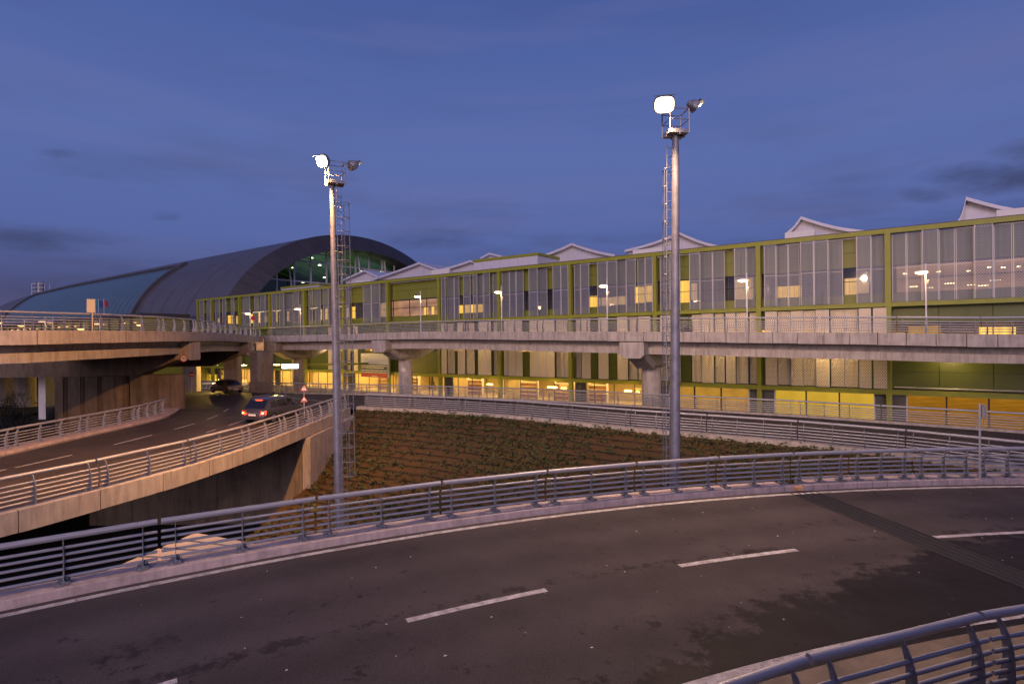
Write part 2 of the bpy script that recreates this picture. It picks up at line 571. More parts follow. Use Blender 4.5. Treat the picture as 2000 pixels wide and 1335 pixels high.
def screen_mat(name, col, pitch, fill):
    """perforated folded sheet: staggered lozenge holes"""
    m = bpy.data.materials.new(name)
    m.use_nodes = True
    N, L = m.node_tree.nodes, m.node_tree.links
    b = N['Principled BSDF']
    b.inputs['Base Color'].default_value = (*col, 1)
    b.inputs['Roughness'].default_value = 0.5
    b.inputs['Metallic'].default_value = 0.25
    o = N['Material Output']
    t = N.new('ShaderNodeTexCoord'); sp = N.new('ShaderNodeSeparateXYZ')
    L.new(t.outputs['Object'], sp.inputs[0])
    def math_(op, a, bb=None):
        n = N.new('ShaderNodeMath'); n.operation = op
        for i, v in enumerate((a, bb)):
            if v is None: continue
            if isinstance(v, (int, float)): n.inputs[i].default_value = v
            else: L.new(v, n.inputs[i])
        return n.outputs[0]
    u = math_('MULTIPLY', sp.outputs[0], 1.0 / pitch)
    v = math_('MULTIPLY', sp.outputs[2], 1.0 / (pitch * 0.62))
    row = math_('FLOOR', v)
    half = math_('MULTIPLY', math_('FRACT', math_('MULTIPLY', row, 0.5)), 1.0)
    uu = math_('SUBTRACT', math_('FRACT', math_('ADD', u, half)), 0.5)
    vv = math_('SUBTRACT', math_('FRACT', v), 0.5)
    d = math_('ADD', math_('MULTIPLY', math_('ABSOLUTE', uu), 1.0), math_('MULTIPLY', math_('ABSOLUTE', vv), 0.75))
    hole = math_('LESS_THAN', d, fill)
    tr = N.new('ShaderNodeBsdfTransparent')
    mx = N.new('ShaderNodeMixShader')
    L.new(hole, mx.inputs[0]); L.new(b.outputs[0], mx.inputs[1]); L.new(tr.outputs[0], mx.inputs[2])
    L.new(mx.outputs[0], o.inputs[0])
    return m

M['screen'] = screen_mat('perforated_sheet', (0.235, 0.25, 0.305), 0.17, 0.41)
M['screen_lamplit'] = screen_mat('perforated_sheet_lamplit', (0.70, 0.60, 0.44), 0.17, 0.29)  # warm lamplight on the lower sheets is put into their colour

def asphalt(name, base, wet=False, scale=1.0):
    m = bpy.data.materials.new(name)
    m.use_nodes = True
    N, L = m.node_tree.nodes, m.node_tree.links
    b = N['Principled BSDF']
    b.inputs['Specular IOR Level'].default_value = 0.14
    t = N.new('ShaderNodeTexCoord')
    def noise(sc, det=6, rough=0.6, src=None):
        n = N.new('ShaderNodeTexNoise')
        n.inputs['Scale'].default_value = sc; n.inputs['Detail'].default_value = det; n.inputs['Roughness'].default_value = rough
        L.new(src or t.outputs['Object'], n.inputs[0])
        return n.outputs[0]
    def rng(v, a, bb, c, d):
        r = N.new('ShaderNodeMapRange')
        for i, x in enumerate((a, bb, c, d)): r.inputs[i + 1].default_value = x
        L.new(v, r.inputs[0]); return r.outputs[0]
    def mul(a, bb):
        n = N.new('ShaderNodeMath'); n.operation = 'MULTIPLY'
        for i, v in enumerate((a, bb)):
            if isinstance(v, (int, float)): n.inputs[i].default_value = v
            else: L.new(v, n.inputs[i])
        return n.outputs[0]
    big = rng(noise(0.35, 5), 0.3, 0.7, 0.78, 1.18)
    grit = rng(noise(55.0, 2, 0.7), 0.3, 0.72, 0.62, 1.40)
    spots = rng(noise(1.7, 6, 0.76), 0.625, 0.66, 1.0, 0.45)
    val = mul(mul(big, grit), spots)
    if wet:
        vd0 = N.new('ShaderNodeVectorMath'); vd0.operation = 'DISTANCE'
        L.new(t.outputs['Object'], vd0.inputs[0]); vd0.inputs[1].default_value = (RC[0], RC[1], ZR)
        rad = vd0.outputs['Value']
        def mth(op, a, bb=None):
            n = N.new('ShaderNodeMath'); n.operation = op
            for i, v in enumerate((a, bb)):
                if v is None: continue
                if isinstance(v, (int, float)): n.inputs[i].default_value = v
                else: L.new(v, n.inputs[i])
            return n.outputs[0]
        near = None                      # oil and damp marks gather along the lane line and the lane middles
        for r0, wd, k in ((39.95, 0.30, 0.17), (41.1, 0.5, 0.10), (37.9, 0.45, 0.09), (40.6, 0.25, 0.06)):
            q = mth('DIVIDE', mth('SUBTRACT', rad, r0), wd)
            g_ = mth('MULTIPLY', mth('EXPONENT', mth('MULTIPLY', mth('MULTIPLY', q, q), -1.0)), k)
            near = g_ if near is None else mth('MAXIMUM', near, g_)
        blot = mth('ADD', mth('ADD', mul(noise(3.2, 6, 0.78), 0.6), mul(noise(0.55, 3), 0.4)), near)
        val = mul(val, rng(blot, 0.655, 0.71, 1.0, 0.48))
        # wheel tracks slightly polished, middle and edges paler with dust
        tr_ = mth('SINE', mth('MULTIPLY', mth('SUBTRACT', rad, 35.9), 3.3))
        val = mul(val, rng(mth('ADD', tr_, mul(noise(0.9, 4), 1.2)), -0.6, 1.8, 0.86, 1.14))
    rough = rng(noise(0.8, 4), 0.3, 0.7, 0.60, 0.80)
    if wet:
        # damp patch: inner part of the bend, ragged outline
        sp = N.new('ShaderNodeSeparateXYZ'); L.new(t.outputs['Object'], sp.inputs[0])
        vd = N.new('ShaderNodeVectorMath'); vd.operation = 'DISTANCE'
        L.new(t.outputs['Object'], vd.inputs[0]); vd.inputs[1].default_value = (RC[0], RC[1], 0.0)
        edge = N.new('ShaderNodeMath'); edge.operation = 'MULTIPLY_ADD'
        L.new(sp.outputs[0], edge.inputs[0]); edge.inputs[1].default_value = -0.26; L.new(vd.outputs['Value'], edge.inputs[2])
        rag = N.new('ShaderNodeMath'); rag.operation = 'MULTIPLY_ADD'
        L.new(noise(1.3, 7, 0.78), rag.inputs[0]); rag.inputs[1].default_value = 5.0; L.new(edge.outputs[0], rag.inputs[2])
        w = rng(rag.outputs[0], 39.35, 38.95, 0.0, 1.0)
        val = mul(val, rng(w, 0, 1, 1.0, 0.24))
        rr = N.new('ShaderNodeMath'); rr.operation = 'SUBTRACT'
        L.new(rough, rr.inputs[0]); L.new(mul(w, 0.10), rr.inputs[1]); rough = rr.outputs[0]
    mx = N.new('ShaderNodeVectorMath'); mx.operation = 'SCALE'
    mx.inputs[0].default_value = base
    L.new(val, mx.inputs['Scale'])
    L.new(mx.outputs[0], b.inputs['Base Color'])
    L.new(rough, b.inputs['Roughness'])
    bp = N.new('ShaderNodeBump'); bp.inputs['Strength'].default_value = 0.5; bp.inputs['Distance'].default_value = 0.01
    L.new(noise(70.0, 3), bp.inputs['Height']); L.new(bp.outputs[0], b.inputs['Normal'])
    return m

# ------------------------------------------------------------------ plan of the place
RC = (16.1, -25.3)                    # centre of the bend of the near road
ZR = -4.95                            # its surface
def ring(rad, a, z):
    a = R(a)
    return Vector((RC[0] + rad * math.sin(a), RC[1] + rad * math.cos(a), z))
def arc(rad, a0, a1, z, n=None):
    n = n or max(2, int(abs(a1 - a0) / 1.0))
    return [ring(rad, a0 + (a1 - a0) * k / n, z) for k in range(n + 1)]

M['asphalt'] = asphalt('asphalt_near', (0.072, 0.060, 0.060), wet=True)
M['asphalt_low'] = asphalt('asphalt_lower', (0.066, 0.054, 0.048))

LLN = [(-20.5, 8.5, -5.0), (-17.2, 13.2, -5.0), (-15.23, 16.86, -5.0), (-14.1, 20.19, -5.0), (-13.35, 22.93, -5.0), (-12.75, 26.97, -5.0), (-12.55, 31.67, -5.0), (-12.47, 34.97, -5.0), (-12.44, 39.31, -5.0), (-12.5, 43.4, -5.03)]
LLF = [(-23.2, 8.5, -5.05), (-23.6, 16.0, -5.05), (-24.0, 24.0, -5.05), (-24.25, 30.2, -5.05), (-24.25, 36.0, -5.05), (-24.7, 40.6, -5.05), (-26.6, 45.6, -5.05)]
LRN = [(-12.4, 45.3, -5.12), (-6.3, 42.7, -5.15), (-0.05, 39.06, -5.15), (7.09, 33.09, -5.15), (14.09, 28.07, -5.15), (17.4, 24.9, -5.15), (20.0, 21.6, -5.15), (22.5, 17.9, -5.15)]
LRF = [(-30.8, 64.2, -5.4), (-23.01, 61.44, -5.4), (-16.67, 59.55, -5.4), (-10.26, 56.65, -5.4), (-0.06, 52.4, -5.4), (6.93, 48.4, -5.4), (13.01, 44.13, -5.4), (20.06, 39.3, -5.4), (24.0, 36.0, -5.4), (28.75, 32.0, -5.4), (35.0, 26.5, -5.4)]
RVN = [at_depth(x, y, Z) for x, y, Z in ((517, 656, 69.4), (640, 653, 64.5), (820, 647.5, 57.5), (1000, 647, 50.5), (1300, 647.6, 42.5), (1700, 650, 36.0), (2000, 653, 33.0))] + [(40.0, 29.8, 0.0)]
ULN = [(-41.0, 18.0, 0.7), (-34.0, 23.0, 0.72)] + [at_depth(x, y, Z) for x, y, Z in ((0, 645.5, 29.0), (176, 645.5, 33.5), (352, 647, 42.5), (440, 650.8, 55.0), (490, 655.5, 65.0))] + [(-30.45, 69.3, 0.8)]
pLLN, pLLF, pLRN, pLRF, pRV, pUL = (Path(p) for p in (LLN, LLF, LRN, LRF, RVN, ULN))
pFG = Path(arc(44.15, -62, 30, ZR), curve=False)       # kerb face of the near road, outer side, left to right
pNR = Path(arc(35.55, -40, 30, ZR), curve=False)       # inner side
def fg_s(a):                                           # angle -> run length along the outer kerb
    return pFG.L * (a + 62) / 92.0
def nr_s(a):
    return pNR.L * (a + 40) / 70.0
#STRUCTURE
# ------------------------------------------------------------------ ground and roads
g = MB().quad((-3000, -3000, -10.8), (3000, -3000, -10.8), (3000, 3000, -10.8), (-3000, 3000, -10.8)).build('ground', M['earth'], kind='structure')

road = MB()
N_ = 92
rr_ = [44.15 - 8.6 * k / 4 for k in range(5)]
road.loft([[ring(r, -62 + 92 * k / N_, ZR) for r in rr_] for k in range(N_ + 1)], closed=False)
road = road.build('near_road', M['asphalt'], kind='structure')
def arc_strip(name, r0, r1, a0, a1, z, m, parent):
    n = max(2, int(abs(a1 - a0) / 0.8))
    mb = MB().loft([[ring(r, a0 + (a1 - a0) * k / n, z) for r in (r0, r1)] for k in range(n + 1)], closed=False)
    return mb.build(name, m, parent)
arc_strip('edge_line', 43.80, 43.97, -62, 30, ZR + 0.004, M['line'], road)
arc_strip('edge_line', 35.98, 36.16, -40, 30, ZR + 0.004, M['line'], road)
for x0, y0, x1, y1 in ((300, 1322, 345, 1312), (790, 1205, 1068, 1152), (1325, 1103, 1562, 1076), (1830, 1050, 2010, 1045)):
    p, q = on_z(x0, y0, ZR), on_z(x1, y1, ZR)
    a0, a1 = (math.degrees(math.atan2(v[0] - RC[0], v[1] - RC[1])) for v in (p, q))
    if x0 == 300: a0 = a1 - 4.6
    if x0 == 1830: a1 = a0 + 4.8
    arc_strip('lane_dash', 39.63, 39.79, a0, a1, ZR + 0.004, M['line'], road)
# expansion joint with steel ribs
M['joint'] = mat('joint_rubber', (0.012, 0.011, 0.010), 0.7)
M['joint_steel'] = mat('joint_steel', (0.10, 0.085, 0.07), 0.5, 0.6, noise=0.4, nscale=6)
def radial_box(mb, a0, a1, r0, r1, z0, z1):
    mb.hexa([ring(r0, a0, z0), ring(r0, a1, z0), ring(r1, a1, z0), ring(r1, a0, z0), ring(r0, a0, z1), ring(r0, a1, z1), ring(r1, a1, z1), ring(r1, a0, z1)])
    return mb
ej = radial_box(MB(), -9.62, -8.36, 35.6, 44.1, ZR - 0.1, ZR + 0.003).build('expansion_joint', M['joint'], road)
for a in (-9.60, -9.28, -9.0, -8.70, -8.42):
    radial_box(MB(), a, a + 0.045, 35.6, 44.1, ZR - 0.1, ZR + 0.012).build('steel_rib', M['joint_steel'], ej)
# kerbs
kb = sweep(MB(), pFG, 0, fg_s(-9.7), [(0, 0), (0.015, 0.17), (0.035, 0.19), (0.54, 0.205), (0.54, -0.6), (0, -0.6)]).build('outer_kerb', M['kerb'], kind='structure')
sweep(MB(), pFG, fg_s(-8.35), fg_s(30), [(0.16, -0.3), (0.16, 0.185), (0.95, 0.20), (0.95, -0.6), (0.16, -0.6)]).build('footway', M['kerb'], kb)
s = fg_s(-9.68)
k = 0
while s < fg_s(8):
    e = s + 0.52
    sweep(MB(), pFG, s + 0.008, e - 0.008, [(0, -0.05), (0.012, 0.175), (0.03, 0.195 + 0.004 * (k % 3)), (0.155, 0.2), (0.155, -0.05)], step=0.6).build('kerb_stone', M['kerb'], kb)
    s = e; k += 1
M['tan_concrete'] = mat('tan_kerb_concrete', (0.27, 0.215, 0.155), 0.9, noise=0.35, nscale=1.6, bump=0.3, bscale=25, stain=0.3)  # darker tan base colour for the inner kerb
nk = sweep(MB(), pNR, 0, pNR.L, [(0, -0.3), (0, 0.17), (-0.03, 0.19), (-1.42, 0.20), (-1.42, -0.6), (0, -0.6)]).build('inner_kerb', M['tan_concrete'], kind='structure')
# unseen bank under the viewer, added to shade the inner kerb and railing
sweep(MB(), pNR, 0, pNR.L, [(-1.43, -0.5), (-2.9, 0.05), (-4.3, 2.25), (-5.0, 3.2), (-16, 3.3), (-16, -0.5)]).build('shade_bank', M['soil'], kind='structure')
# bridge body that carries the near road
br = empty('road_bridge', (0, 15, -6.0), 'concrete deck slab carrying the curved road in the foreground', 'bridge')
sweep(MB(), pFG, 0, pFG.L, [(0.50, -0.25), (0.50, -0.95), (-0.6, -1.25), (-9.2, -1.25), (-9.9, -0.9), (-9.9, -0.25)]).build('deck', M['concrete'], br)

# lower road: left arm, junction, right arm
def drop(pts, z):
    return [(p[0], p[1], z) for p in pts]
lowpts = []
lowpts += [(p.x, p.y, -5.2) for p in pLLN.p[::3]]
lowpts += [(-12.75, 44.6, -5.22)]
lowpts += [(p.x, p.y, -5.30) for p in pLRN.p[::4]] + [(22.5, 17.9, -5.3)]
lowpts += [(35.0, 26.5, -5.55)] + [(p.x, p.y, -5.55) for p in reversed(pLRF.p[::4])]
lowpts += [(-33, 66, -5.45), (-44, 60, -5.35), (-44, 52, -5.3), (-33, 48.5, -5.25)]
lowpts += [(p.x, p.y, -5.2) for p in reversed(pLLF.p[::3])]
low_road = sheet('lower_road', lowpts, M['asphalt_low'], kind='structure')
def strip_line(name, pts, w, z, m, parent):
    P = Path([(x, y, z) for x, y in pts])
    return sweep(MB(), P, 0, P.L, [(-w / 2, 0), (w / 2, 0)], closed=False, step=0.8).build(name, m, parent)
M['line_low'] = mat('road_paint_lower', (0.52, 0.48, 0.42), 0.75, noise=0.35, nscale=9)
for a, b in (((-21.5, 21.9), (-21.3, 23.9)), ((-21.2, 24.2), (-20.85, 26.9)), ((-20.7, 29.5), (-20.62, 32.5)), ((-20.6, 34.6), (-20.65, 36.9)), ((-20.95, 39.0), (-21.3, 41.1)), ((-22.0, 43.3), (-22.5, 45.0)), ((-17.9, 33.2), (-17.95, 34.4)), ((-18.0, 36.0), (-18.1, 38.6)), ((-18.4, 41.0), (-18.8, 43.0)), ((-19.6, 45.5), (-20.2, 47.0))):
    strip_line('lane_dash', (a, b), 0.13, -5.196, M['line_low'], low_road)
strip_line('edge_line', [(-23.1, 9), (-23.5, 16), (-23.85, 24), (-24.02, 30.2), (-24.02, 36), (-24.4, 40.4)], 0.12, -5.194, M['line_low'], low_road)
strip_line('edge_line', [(-13.6, 37.5), (-13.5, 42.0), (-14.2, 45.5), (-16.5, 49.5), (-20.5, 53.0)], 0.13, -5.17, M['line_low'], low_road)

# kerbs and footways of the lower road
lk = sweep(MB(), pLLN, 0, pLLN.L, [(0.0, -0.5), (0.0, -0.02), (0.46, -0.01), (0.48, -0.5)]).build('lower_kerb', M['concrete'], kind='structure')
sweep(MB(), pLLF, 0, pLLF.L, [(0.0, -0.5), (0.0, -0.02), (0.03, 0.0), (1.0, 0.01), (1.0, -0.9)]).build('footway', M['kerb'], lk)
sweep(MB(), pLRN, 0, pLRN.L, [(-0.12, -0.75), (-0.12, -0.02), (0.5, 0.0), (0.5, -0.4)]).build('kerb_wall', M['concrete'], lk)
sweep(MB(), pLRF, 0, pLRF.L, [(0.0, -0.4), (0.0, 0.0), (0.42, 0.0), (0.42, -1.7), (0.2, -1.7)]).build('kerb_wall', M['concrete'], lk)

# raised ground: forecourt before the terminal and the bank on the left
M['paving'] = mat('forecourt_paving', (0.14, 0.13, 0.11), 0.8, noise=0.25, nscale=1.0)
fc = [(p.x, p.y, -6.95) for p in pLRF.p[::5]]
fc = [(-130, 62, -6.95), (-44, 64, -6.95), (-33, 66.4, -6.95)] + fc + [(60, 8, -6.95), (140, 30, -6.95), (140, 330, -6.95), (-320, 330, -6.95), (-320, 200, -6.95)]
sheet('forecourt', fc, M['paving'], kind='structure')
sheet('left_bank', [(-25.3, 8, -7.2), (-25.3, 44, -6.9), (-44.2, 52, -6.3), (-44.2, 61, -6.6), (-130, 62, -6.9), (-130, 8, -7.4)], M['earth'], kind='structure')

# planted slope between the roads
def field_z(x, y):
    d, side, z = pLRN.nearest(x, y)
    if side > 0: d = -d
    zz = -5.42 - 0.345 * max(0.0, d - 0.2)
    t = max(0.0, min(1.0, (-8.2 - zz) / 1.6))
    zz = zz * (1 - t) + (-8.3 - 0.25 * (-8.2 - zz)) * t
    return zz, d
cells = {}
fm = MB()
nx, ny, st = 184, 168, 0.21
idx = {}
def fv(i, j):
    if (i, j) not in idx:
        x, y = -12.45 + i * st, 14.0 + j * st
        z, d = field_z(x, y)
        z += 0.055 * math.sin(d * 2 * math.pi / 0.7) + random.uniform(-0.025, 0.025)
        if d < 0: z -= 0.3
        idx[(i, j)] = (len(fm.v), d)
        fm.v.append((x, y, z))
    return idx[(i, j)]
for i in range(nx):
    for j in range(ny):
        q = [fv(i, j), fv(i + 1, j), fv(i + 1, j + 1), fv(i, j + 1)]
        if max(t[1] for t in q) > -0.3 and all(abs(t[1]) < 30 for t in q):
            fm.f.append(tuple(t[0] for t in q))
slope = fm.build('planted_slope', M['soil'], smooth=True, kind='structure')

# rows of low plants
def leaf_mat(name, c1, c2):
    m = mat(name, c1, 0.7, noise=0.5, nscale=5, col2=c2)
    return m
M['plant'] = leaf_mat('ground_plants', (0.074, 0.088, 0.018), (0.040, 0.050, 0.010))
pm = MB()
tx, ty = 0.80, -0.60
for r in range(1, 60):
    o = 0.35 * r
    u = -26.0
    while u < 34:
        u += random.uniform(0.16, 0.40)
        oo = o + random.uniform(-0.10, 0.10)
        x, y = -0.05 + tx * u - 0.60 * oo, 39.06 + ty * u - 0.80 * oo
        if x < -12.2 or x > 25 or y < 15: continue
        if math.hypot(x - RC[0], y - RC[1]) < 45.0: continue
        z, d = field_z(x, y)
        if d < 0.15 or d > 21: continue
        dens = 0.62 + 0.42 * math.sin(x * 0.55 + 1.3) * math.sin(y * 0.43 + x * 0.2) + (0.35 if d < 1.2 else 0)
        if random.random() > dens: continue
        h = random.uniform(0.10, 0.26) * (1.25 if d < 1.2 else 1)
        for k in range(random.randint(6, 10)):
            a = random.uniform(0, 6.283); rr = random.uniform(0.02, 0.20)
            c = Vector((x + rr * math.cos(a), y + rr * math.sin(a), z + random.uniform(0.02, h)))
            ax = Vector((random.uniform(-1, 1), random.uniform(-1, 1), random.uniform(-.4, .8))).normalized() * random.uniform(0.06, 0.13)
            ay = ax.cross(Vector((random.uniform(-1, 1), random.uniform(-1, 1), 1))).normalized() * random.uniform(0.03, 0.06)
            pm.quad(c - ax, c - ay, c + ax, c + ay)
pm.build('ground_plants', M['plant'], kind='stuff', label='rows of low green plants on the brown slope', cat='plants')
# black drip hoses along the rows
hm = MB()
for r in range(26):
    dd = 0.55 + 0.7 * r
    pts = []
    s = 1.0
    while s < pLRN.L:
        q = pLRN.pt(s, -dd)
        if q.x > -12.1 and math.hypot(q.x - RC[0], q.y - RC[1]) > 45.0:
            z, _d = field_z(q.x, q.y)
            pts.append(Vector((q.x + random.uniform(-.03, .03), q.y + random.uniform(-.05, .05), z + 0.05)))
        elif len(pts) > 1:
            hm.poly_tube(pts, 0.022, 4); pts = []
        s += 0.9
    if len(pts) > 1: hm.poly_tube(pts, 0.022, 4)
hm.build('drip_hoses', M['black'], kind='stuff', label='thin black drip hoses laid along the plant rows', cat='hose')
# scraps of litter on road and slope
lm = MB()
for k in range(70):
    a = random.uniform(-34, 4); r_ = random.uniform(36.3, 43.6)
    c = ring(r_, a, ZR + 0.006); t = random.uniform(0, 3.14); w = random.uniform(0.012, 0.035)
    lm.quad(c + Vector((math.cos(t) * w, math.sin(t) * w, 0)), c + Vector((-math.sin(t) * w * .6, math.cos(t) * w * .6, 0.004)), c - Vector((math.cos(t) * w, math.sin(t) * w, 0)), c + Vector((math.sin(t) * w * .6, -math.cos(t) * w * .6, 0.002)))
for k in range(46):
    x, y = random.uniform(-11.8, -9.2), random.uniform(26, 38)
    if k > 26: x, y = random.uniform(-8, 10), random.uniform(26, 40)
    z, d = field_z(x, y)
    if d < 0.3: continue
    w = random.uniform(0.03, 0.08)
    lm.quad((x, y, z + 0.12), (x + w, y + w * .3, z + 0.14), (x + w, y + w, z + 0.13), (x, y + w, z + 0.1))
lm.build('litter', M['white'], kind='stuff', label='scraps of pale litter on the road and slope', cat='litter')

# ------------------------------------------------------------------ concrete under the left arm of the lower road
ab = empty('ramp_bridge', (-18, 26, -10.8), 'concrete ramp deck on the left with pale panelled edge and abutment', 'bridge')
sweep(MB(), pLLN, 0, 30.6, [(0.10, -0.25), (0.10, -0.70), (1.3, -0.95), (10.4, -0.95), (11.0, -0.25)]).build('deck', M['concrete_wall'], ab)
s = 0.5
k = 0
while s < pLLN.L - 0.3:
    e = min(s + 2.45, pLLN.L)
    p, d, n = pLLN.at(s)
    sweep(MB(), pLLN, s + 0.014, e - 0.014, [(-0.13, -0.66 + 0.01 * (k % 2)), (-0.13, 0.015), (-0.10, 0.03), (0.06, 0.03), (0.06, -0.66)], step=0.6).build('fascia_panel', M['concrete'], ab)
    s = e; k += 1
# abutment wall of cast bays
x = -12.62
while x > -25:
    x1 = x - 2.55
    MB().box(x1 + 0.012, x - 0.012, 34.0 - 0.01 * (k % 2), 34.6, -10.8, -5.96).build('wall_bay', M['concrete_wall'], ab)
    x = x1; k += 1
MB().prism([(34.0, -10.8), (34.0, -5.70), (46.0, -5.70), (46.0, -10.8)], lambda u, v, w: (-12.12 - w, u, v), 0.48).build('wing_wall', M['concrete'], ab)
for i, (y0, y1, z1) in enumerate(((34.0, 37.0, -5.66),)):
    MB().box(-12.9, -12.62, y0, y1, -5.95, z1).build('bearing_shelf', M['concrete'], ab)

# pale boarded concrete apron by the underpass
M['apron'] = mat('apron_concrete', (0.55, 0.48, 0.40), 0.85, noise=0.12, nscale=0.8)
ap = empty('concrete_apron', (-11, 19, -7.6), 'pale concrete apron with plank joints below the near railing', 'apron')
A0, A1, A2, A3 = (Vector(p) for p in ((-14.4, 15.4, -7.5), (-7.2, 16.9, -7.6), (-8.8, 19.9, -7.05), (-11.75, 21.1, -6.98)))
for k in range(9):
    t0, t1 = k / 9 + 0.011, (k + 1) / 9 - 0.011
    a, b, c, d = A0.lerp(A3, t0), A1.lerp(A2, t0), A1.lerp(A2, t1), A0.lerp(A3, t1)
    dz = Vector((0, 0, 0.25))
    MB().hexa([a - dz, b - dz, c - dz, d - dz, a, b, c, d]).build('plank_strip', M['apron'], ap)

# ------------------------------------------------------------------ elevated roads
def viaduct(name, label, path, s0, s1, width, step, loc, fh):
    v = empty(name, loc, label, 'viaduct')
    sweep(MB(), path, s0, s1, [(0.05, -0.2), (0.05, -fh + 0.03), (0.95, -fh - 0.06), (1.12, -fh - 0.42), (0.92, -fh - 0.44), (0.92, -fh - 0.98), (width - 1.2, -fh - 0.98), (width - 1.0, -fh - 0.1), (width, -fh), (width, -0.1), (width - 0.4, -0.1), (width - 0.4, -0.2)]).build('deck', M['concrete'], v)
    s = s0; k = 0
    while s < s1 - 0.2:
        e = min(s + step, s1)
        sweep(MB(), path, s + 0.02, e - 0.02, [(-0.12, -fh + 0.008 * (k % 3)), (-0.12, 0.0), (-0.09, 0.02), (0.34, 0.02), (0.34, -0.19), (0.06, -0.19), (0.06, -fh)], step=0.7).build('fascia_panel', M['concrete'], v)
        s = e; k += 1
    return v

rv = viaduct('elevated_road', 'long curved concrete viaduct crossing in front of the green terminal', pRV, 0, pRV.L, 9.0, 1.5, (5, 50, -6.9), 0.75)
ul = viaduct('elevated_ramp', 'orange lit concrete flyover ramp entering from the left edge', pUL, 0, pUL.L, 11.0, 2.0, (-30, 42, -7.0), 0.74)

def path_s(path, px):
    best, bs = 1e9, 0
    a = (px - CX) / FOC
    s = 0
    while s < path.L:
        p = path.pt(s)
        e = abs(p.x / p.y - a)
        if e < best: best, bs = e, s
        s += 0.25
    return bs

def hammerhead(v, path, s, width, L, fh, zb, col_o, col_r, ground):
    p, d, n = path.at(s)
    def W(o, t, z): return p + n * o + d * t + Vector((0, 0, z))
    hw = width / 2
    # end block with cut lower corners
    prof = [(-hw, -fh - 0.06), (-hw, -fh - 1.05), (-hw + 0.28, -fh - 1.32), (hw - 0.28, -fh - 1.32), (hw, -fh - 1.05), (hw, -fh - 0.06)]
    MB().prism(prof, lambda a, b, w: W(-0.06 + w, a, b), 1.0).build('cap_end', M['concrete'], v)
    rings = []
    for o, b in ((0.7, -fh - 1.30), (0.96, -fh - 1.36), (col_o - 1.5, zb), (col_o + 1.5, zb), (L - 0.2, -fh - 1.4), (L, -fh - 1.3)):
        w = hw - 0.06
        top = -fh - 0.99
        rings.append([W(o, -w, top), W(o, w, top), W(o, w, b + 0.25), W(o, w - 0.25, b), W(o, -w + 0.25, b), W(o, -w, b + 0.25)])
    MB().loft(rings).build('pier_cap', M['concrete'], v)
    c = p + n * col_o
    MB().lathe((c.x, c.y, 0), [(col_r, ground), (col_r, -2.6), (col_r, p.z + zb + 0.05)], 24).build('pier', M['concrete'], v, smooth=True)
    return p, d, n

for px, ro in ((1231, 0.78), (740, 0.80), (527, 0.75)):
    s = path_s(pRV, px)
    hammerhead(rv, pRV, s, 2.0, 8.2, 0.75, -2.95, 4.2, ro, -6.95)

def ribbed_pier(v, p, d, n, o0, o1, z0, z1, th):
    """wall pier with bands of vertical grooves, rounded near end"""
    def W(o, t, z): return Vector((p.x, p.y, 0)) + n * o + d * t + Vector((0, 0, z))
    out = []
    for k in range(9):
        a = math.pi * (0.5 + k / 8)
        out.append((o0 + th * 0.5 + 0.5 * th * math.cos(a), 0.5 * th * math.sin(a)))
    out += [(o1, -th / 2), (o1, th / 2)]
    MB().prism(out, lambda a, b, w: W(a, b, z0 + w), z1 - z0).build('pier', M['concrete_shaded'], v)
    o = o0 + th * 0.5
    while o < o1 - 0.3:
        e = min(o + 0.95, o1)
        mb = MB().hexa([W(o, -th / 2 - 0.07, z0), W(e, -th / 2 - 0.07, z0), W(e, -th / 2 + 0.02, z0), W(o, -th / 2 + 0.02, z0), W(o, -th / 2 - 0.07, z1 - 0.01), W(e, -th / 2 - 0.07, z1 - 0.01), W(e, -th / 2 + 0.02, z1 - 0.01), W(o, -th / 2 + 0.02, z1 - 0.01)])
        mb.build('pier_facing', M['concrete_shaded'], v)
        for r in range(3):
            q = e + 0.07 + r * 0.10
            if q + 0.04 > o1: break
            MB().hexa([W(q, -th / 2 - 0.05, z0), W(q + 0.035, -th / 2 - 0.05, z0), W(q + 0.035, -th / 2 + 0.02, z0), W(q, -th / 2 + 0.02, z0), W(q, -th / 2 - 0.05, z1 - 0.01), W(q + 0.035, -th / 2 - 0.05, z1 - 0.01), W(q + 0.035, -th / 2 + 0.02, z1 - 0.01), W(q, -th / 2 + 0.02, z1 - 0.01)]).build('groove_rib', M['concrete_shaded'], v)
        o = e + 0.37

def ramp_pier(px, hw, wall):
    s = path_s(pUL, px)
    p, d, n = pUL.at(s)
    n = Vector((-1, -0.02, 0)).normalized(); d = Vector((n.y, -n.x, 0))
    def W(o, t, z): return p + n * o + d * t + Vector((0, 0, z))
    fh = 0.74
    MB().prism([(-hw, -fh - 0.05), (-hw, -2.16), (-hw + 0.12, -2.24), (hw - 0.12, -2.24), (hw, -2.16), (hw, -fh - 0.05)], lambda a, b, w: W(0.05 + w, a, b), 1.1).build('cap_end', M['concrete'], ul)
    rings = []
    for o, b in ((1.05, -2.24), (1.3, -2.30), (4.2, -3.40), (11.6, -3.45), (13.5, -2.6)):
        rings.append([W(o, -hw + 0.05, -fh - 1.0), W(o, hw - 0.05, -fh - 1.0), W(o, hw - 0.05, b), W(o, -hw + 0.05, b)])
    MB().loft(rings).build('pier_cap', M['concrete_shaded'], ul)
    return p, d, n, s

p1, d1, n1, s1_ = ramp_pier(381, 0.82, True)
CAP1 = p1.y
